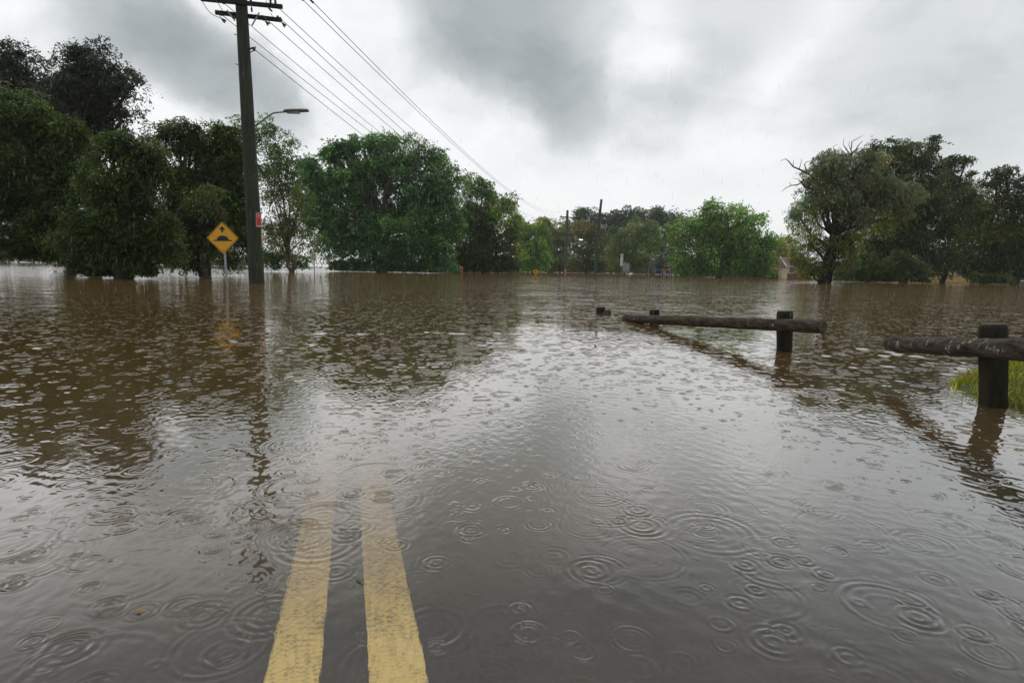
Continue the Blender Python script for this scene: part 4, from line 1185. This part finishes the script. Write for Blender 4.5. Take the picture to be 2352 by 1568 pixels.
# ------------------------------------------------------------------ falling rain, splashes, bits afloat
def rain_material():
    m, nt, out = new_mat('rain_water')
    d_ = N(nt, 'ShaderNodeBsdfDiffuse'); d_.inputs[0].default_value = (.8, .82, .84, 1)
    t_ = N(nt, 'ShaderNodeBsdfTransparent')
    x_ = N(nt, 'ShaderNodeMixShader'); x_.inputs[0].default_value = .30
    nt.links.new(t_.outputs[0], x_.inputs[1]); nt.links.new(d_.outputs[0], x_.inputs[2]); nt.links.new(x_.outputs[0], out.inputs[0])
    return m
M_RAIN = rain_material()
def spindles(name, x, y, z, h, r, mat):
    n = len(x)
    ang = np.arange(4) * math.pi / 2
    ring = np.stack([np.cos(ang), np.sin(ang), np.zeros(4)], -1)
    c = np.stack([x, y, z], -1)
    lean = np.stack([RNG.normal(.02, .015, n), RNG.normal(0, .015, n), np.ones(n)], -1)
    V = np.zeros((n, 10, 3))
    V[:, 0] = c
    V[:, 1:5] = (c + lean * (h * .25)[:, None])[:, None] + ring[None] * r[:, None, None]
    V[:, 5:9] = (c + lean * (h * .6)[:, None])[:, None] + ring[None] * (r * .7)[:, None, None]
    V[:, 9] = c + lean * h[:, None]
    base = np.arange(n)[:, None, None] * 10
    Q = []
    for k in range(4):
        k2 = (k + 1) % 4
        Q += [(0, 1 + k2, 1 + k, 1 + k), (1 + k, 1 + k2, 5 + k2, 5 + k), (5 + k, 5 + k2, 9, 9)]
    V = V.reshape(-1, 3)
    faces = []
    me = bpy.data.meshes.new(name)
    tri = np.array([[q[0], q[1], q[2]] for q in Q] + [[q[0], q[2], q[3]] for q in Q if len(set(q)) == 4])
    T = (tri[None] + base).reshape(-1, 3)
    return np_mesh(name, V, T)
n = 3200
yy = RNG.uniform(4.5, 26, n); xx = RNG.uniform(-1, 1, n) * (1.0 + yy * .95); zz = RNG.uniform(.05, 1, n) * (1.0 + yy * .30)
o = link('rain', spindles('rain', xx, yy, zz, RNG.uniform(.04, .10, n), RNG.uniform(.0007, .0014, n), M_RAIN), M_RAIN)
tag(o, 'fine rain drops falling over the flooded street', 'rain', kind='stuff')
M_LEAFG = simple('floating_leaf_green', (.10, .20, .03), (.07, .14, .02), 40, .5, .4)
M_LEAFO = simple('floating_leaf_orange', (.42, .22, .04), (.3, .15, .03), 40, .5, .4)
def floater(label, px, L, W, ang, mat):
    c = G(*px); u = Vector((math.cos(ang), math.sin(ang), 0)); v = Vector((-u.y, u.x, 0))
    m = MB()
    pts = [(-.5*L, 0), (-.25*L, -.4*W), (.1*L, -.5*W), (.5*L, 0), (.1*L, .5*W), (-.25*L, .4*W)]
    vs = [c + u * a + v * b + Vector((0, 0, .0025 + .004 * abs(b) / W)) for a, b in pts] + [c + Vector((0, 0, .0015))]
    m.add(vs, [(i, (i + 1) % 6, 6) for i in range(6)])
    m.tube([c - u * L * .72 + Vector((0, 0, .003)), c - u * L * .48 + Vector((0, 0, .003))], .0006, 5)
    tag(m.build('floating_leaf', mat), label, 'leaf', 'leaves adrift on the flood')
floater('slim green leaf blade adrift between the two yellow lines', (826, 1334), .034, .006, 2.4, M_LEAFG)
floater('tiny orange leaf adrift on the dark water near the bottom corner', (320, 1404), .016, .007, .4, M_LEAFO)

# ------------------------------------------------------------------ houses and fence
def house(label, D, x0, x1, yb, ye, yr, wall, mat_roof, ridge, wins, depth=7.0, base=None):
    a = P(x0, ye, D); b = P(x1, ye, D)
    o = thing('house', label, 'house', ((a.x + b.x) / 2, D, 0))
    ez = a.z; W = b.x - a.x; cx = (a.x + b.x) / 2
    m = MB(); m.box((cx, D + depth / 2, (ez - .8) / 2), (W, depth, ez + .8)); m.build('wall', wall, o)
    rz = P(x0, yr, D).z
    m = MB()
    e = .5
    f = [(a.x - e, D - e, ez - .12), (b.x + e, D - e, ez - .12), (b.x + e, D + depth + e, ez - .12), (a.x - e, D + depth + e, ez - .12), (a.x - e + ridge, D + depth / 2, rz), (b.x + e - ridge, D + depth / 2, rz)]
    m.add(f, [(0, 1, 5, 4), (2, 3, 4, 5), (0, 4, 3), (1, 2, 5), (0, 3, 2, 1)])
    m.build('roof', mat_roof, o)
    for s in (0,):
        m = MB(); m.bar((a.x - e - .03, D - e - .03, ez - .10), (a.x - e - .03 + ridge, D + depth / 2, rz + .03), .06, .22); m.build('bargeboard', M_WHT, o)
        m = MB(); m.bar((a.x - e, D - e - .06, ez - .08), (b.x + e, D - e - .06, ez - .08), .1, .14); m.build('gutter', M_WHT, o)
    for (wx0, wy0, wx1, wy1) in wins:
        p, q = P(wx0, wy0, D - .03), P(wx1, wy1, D - .03)
        c = (p + q) / 2
        m = MB(); m.box((c.x, D - .02, c.z), (abs(q.x - p.x) + .3, .08, abs(p.z - q.z) + .3)); wo = m.build('window', M_WHT, o)
        m = MB(); m.box((c.x, D - .065, c.z), (abs(q.x - p.x), .02, abs(p.z - q.z))); m.build('pane', M_GLASSD, wo).parent = wo
    if base:
        m = MB(); m.box((cx, D - .08, base / 2 - .4), (W * 1.02, .3, base + .8)); m.build('brick_base', M_BRICK, o)
    return o
house('cream house with a brown tiled roof half hidden by the gum leaves', 118, 1810, 1862, 632, 611, 589, M_WALLC, M_TILE, .6, [(1814, 613.5, 1825, 626), (1838, 614, 1846, 625)], 8, 1.0)
house('yellow walled house glimpsed under the dark trees', 105, 2118, 2228, 655, 628, 606, M_WALLY, M_TILE, 3.0, [(2206, 630, 2215, 635.5)], 8)
m = MB()
a, b = P(1700, 617, 122), P(1812, 616, 122)
n = 60
for i in range(n):
    p = a.lerp(b, i / n); q = a.lerp(b, (i + .92) / n)
    m.add([(p.x, 122, -.8), (q.x, 122, -.8), (q.x, 122, 1.75), (p.x, 122, 1.75), (p.x, 122.04, -.8), (q.x, 122.04, -.8), (q.x, 122.04, 1.75), (p.x, 122.04, 1.75)], [(0, 1, 2, 3), (5, 4, 7, 6), (3, 2, 6, 7), (0, 3, 7, 4), (1, 5, 6, 2)])
fr_ = thing('fence', 'long dark paling fence standing in the water beside the cream house', 'fence', ((a.x + b.x) / 2, 122, 0))
m.build('palings', M_FENCE, fr_)
m = MB(); m.bar((a.x, 122.08, 1.5), (b.x, 122.08, 1.5), .05, .1); m.build('fence_rail', M_FENCE, fr_)
for s in np.linspace(0, 1, 8):
    p = a.lerp(b, s); m = MB(); m.box((p.x, 122.12, .5), (.12, .1, 2.7)); m.build('fence_post', M_FENCE, fr_)

# ------------------------------------------------------------------ sky and sun
SUN_EL, SUN_AZ = R(70), R(-20)     # high ahead, veiled by cloud
def world():
    w = bpy.data.worlds.new('World')
    SC.world = w
    w.use_nodes = True
    nt = w.node_tree
    nt.nodes.clear()
    out = N(nt, 'ShaderNodeOutputWorld')
    sky = N(nt, 'ShaderNodeTexSky')
    sky.sky_type = 'NISHITA'
    sky.sun_disc = False
    sky.sun_elevation = SUN_EL
    sky.sun_rotation = SUN_AZ
    sky.air_density = 1.0; sky.dust_density = 3.0
    b1 = N(nt, 'ShaderNodeBackground', Strength=.10)
    nt.links.new(sky.outputs[0], b1.inputs[0])
    tc = N(nt, 'ShaderNodeTexCoord')
    nrm = N(nt, 'ShaderNodeVectorMath', operation='NORMALIZE')
    nt.links.new(tc.outputs['Generated'], nrm.inputs[0])
    # domain warp for soft cloud edges
    wn = N(nt, 'ShaderNodeTexNoise', Scale=3.4, Detail=8.0, Roughness=.62)
    nt.links.new(nrm.outputs[0], wn.inputs['Vector'])
    sub = N(nt, 'ShaderNodeVectorMath', operation='SUBTRACT'); sub.inputs[1].default_value = (.5, .5, .5)
    nt.links.new(wn.outputs['Color'], sub.inputs[0])
    scl = N(nt, 'ShaderNodeVectorMath', operation='SCALE'); scl.inputs['Scale'].default_value = .17
    nt.links.new(sub.outputs[0], scl.inputs[0])
    add = N(nt, 'ShaderNodeVectorMath', operation='ADD')
    nt.links.new(nrm.outputs[0], add.inputs[0]); nt.links.new(scl.outputs[0], add.inputs[1])
    n2 = N(nt, 'ShaderNodeVectorMath', operation='NORMALIZE'); nt.links.new(add.outputs[0], n2.inputs[0])
    acc = None
    blobs = [(240, -30, 80, .34), (330, 40, 85, .44), (420, 110, 88, .47), (500, 170, 84, .46), (590, 225, 80, .40), (660, 275, 60, .28),
             (1040, 20, 110, .30), (1160, 20, 150, .42), (1250, 90, 140, .44), (1290, 200, 100, .36), (1320, 280, 70, .26), (1050, 160, 110, .14), (1480, 285, 90, .18), (1640, 170, 90, .18), (1690, -10, 120, .26),
             (2290, 40, 240, .24), (2040, 230, 150, .10), (2330, 300, 140, .12), (1180, -260, 300, .20)]
    blobs = [(ray(px, py).normalized(), r / FPX, a) for px, py, r, a in blobs]
    blobs += [(Vector((0, -.9, .35)).normalized(), R(72), .5)]      # unseen dark cloud added behind the camera to lower the frontal light
    for (d, ang, a) in blobs:
        dt = N(nt, 'ShaderNodeVectorMath', operation='DOT_PRODUCT'); dt.inputs[1].default_value = d
        nt.links.new(n2.outputs[0], dt.inputs[0])
        mr = N(nt, 'ShaderNodeMapRange', interpolation_type='SMOOTHSTEP')
        mr.inputs[1].default_value = math.cos(min(ang * 1.35, 3.0)); mr.inputs[2].default_value = math.cos(ang * .25)
        mr.inputs[3].default_value = 0; mr.inputs[4].default_value = a
        nt.links.new(dt.outputs['Value'], mr.inputs[0])
        if acc is None: acc = mr.outputs[0]
        else:
            # screen-like union so overlaps do not go black
            m1 = N(nt, 'ShaderNodeMath', operation='SUBTRACT'); m1.inputs[0].default_value = 1; nt.links.new(acc, m1.inputs[1])
            m2 = N(nt, 'ShaderNodeMath', operation='MULTIPLY_ADD'); nt.links.new(m1.outputs[0], m2.inputs[0]); nt.links.new(mr.outputs[0], m2.inputs[1]); nt.links.new(acc, m2.inputs[2])
            acc = m2.outputs[0]
    # general cloud texture
    mp = N(nt, 'ShaderNodeMapping'); mp.inputs['Scale'].default_value = (1, 1, 2.0)
    nt.links.new(n2.outputs[0], mp.inputs[0])
    cn = N(nt, 'ShaderNodeTexNoise', Scale=4.2, Detail=9.0, Roughness=.58)
    nt.links.new(mp.outputs[0], cn.inputs['Vector'])
    cr = N(nt, 'ShaderNodeMapRange'); cr.inputs[1].default_value = .42; cr.inputs[2].default_value = .72; cr.inputs[3].default_value = .0; cr.inputs[4].default_value = .30
    nt.links.new(cn.outputs[0], cr.inputs[0])
    # fade the texture out towards the horizon
    sp = N(nt, 'ShaderNodeSeparateXYZ'); nt.links.new(nrm.outputs[0], sp.inputs[0])
    hz = N(nt, 'ShaderNodeMapRange', interpolation_type='SMOOTHSTEP'); hz.inputs[1].default_value = .05; hz.inputs[2].default_value = .26
    nt.links.new(sp.outputs[2], hz.inputs[0])
    hm = N(nt, 'ShaderNodeMath', operation='MULTIPLY'); nt.links.new(cr.outputs[0], hm.inputs[0]); nt.links.new(hz.outputs[0], hm.inputs[1])
    tot = N(nt, 'ShaderNodeMath', operation='ADD'); nt.links.new(acc, tot.inputs[0]); nt.links.new(hm.outputs[0], tot.inputs[1])
    rp = N(nt, 'ShaderNodeValToRGB')
    e = rp.color_ramp.elements
    e[0].position = 0; e[0].color = (.85, .86, .863, 1)
    e[1].position = .95; e[1].color = (.27, .30, .305, 1)
    x = e.new(.42); x.color = (.53, .56, .565, 1)
    nt.links.new(tot.outputs[0], rp.inputs[0])
    b2 = N(nt, 'ShaderNodeBackground', Strength=1.0)
    nt.links.new(rp.outputs[0], b2.inputs[0])
    mx = N(nt, 'ShaderNodeMixShader'); mx.inputs[0].default_value = .94
    nt.links.new(b1.outputs[0], mx.inputs[1]); nt.links.new(b2.outputs[0], mx.inputs[2])
    nt.links.new(mx.outputs[0], out.inputs[0])
world()
sl = bpy.data.lights.new('sun', 'SUN')
sl.energy = 0.7
sl.angle = R(40)
sl.color = (1, .97, .93)
so = bpy.data.objects.new('sun', sl)
COL.objects.link(so)
dirv = Vector((math.sin(SUN_AZ) * math.cos(SUN_EL), math.cos(SUN_AZ) * math.cos(SUN_EL), math.sin(SUN_EL)))
so.rotation_euler = dirv.to_track_quat('Z', 'Y').to_euler()

HAZE = 0.0003
if HAZE:
    m, nt, out = new_mat('haze')
    pv = N(nt, 'ShaderNodeVolumePrincipled', Density=HAZE)
    pv.inputs['Color'].default_value = (.92, .94, .95, 1)
    nt.links.new(pv.outputs[0], out.inputs['Volume'])
    mb = MB(); mb.box((0, 650, 17.5), (3300, 2000, 43))
    tag(mb.build('haze', m), 'thin pale rain haze over the flood', 'haze', kind='stuff')

SC.view_settings.view_transform = 'Standard'
SC.view_settings.look = 'None'
SC.view_settings.exposure = 0.25
SC.view_settings.gamma = 1.0
SC.cycles.max_bounces = 8
SC.cycles.diffuse_bounces = 3
SC.cycles.transparent_max_bounces = 12
SC.cycles.use_denoising = True
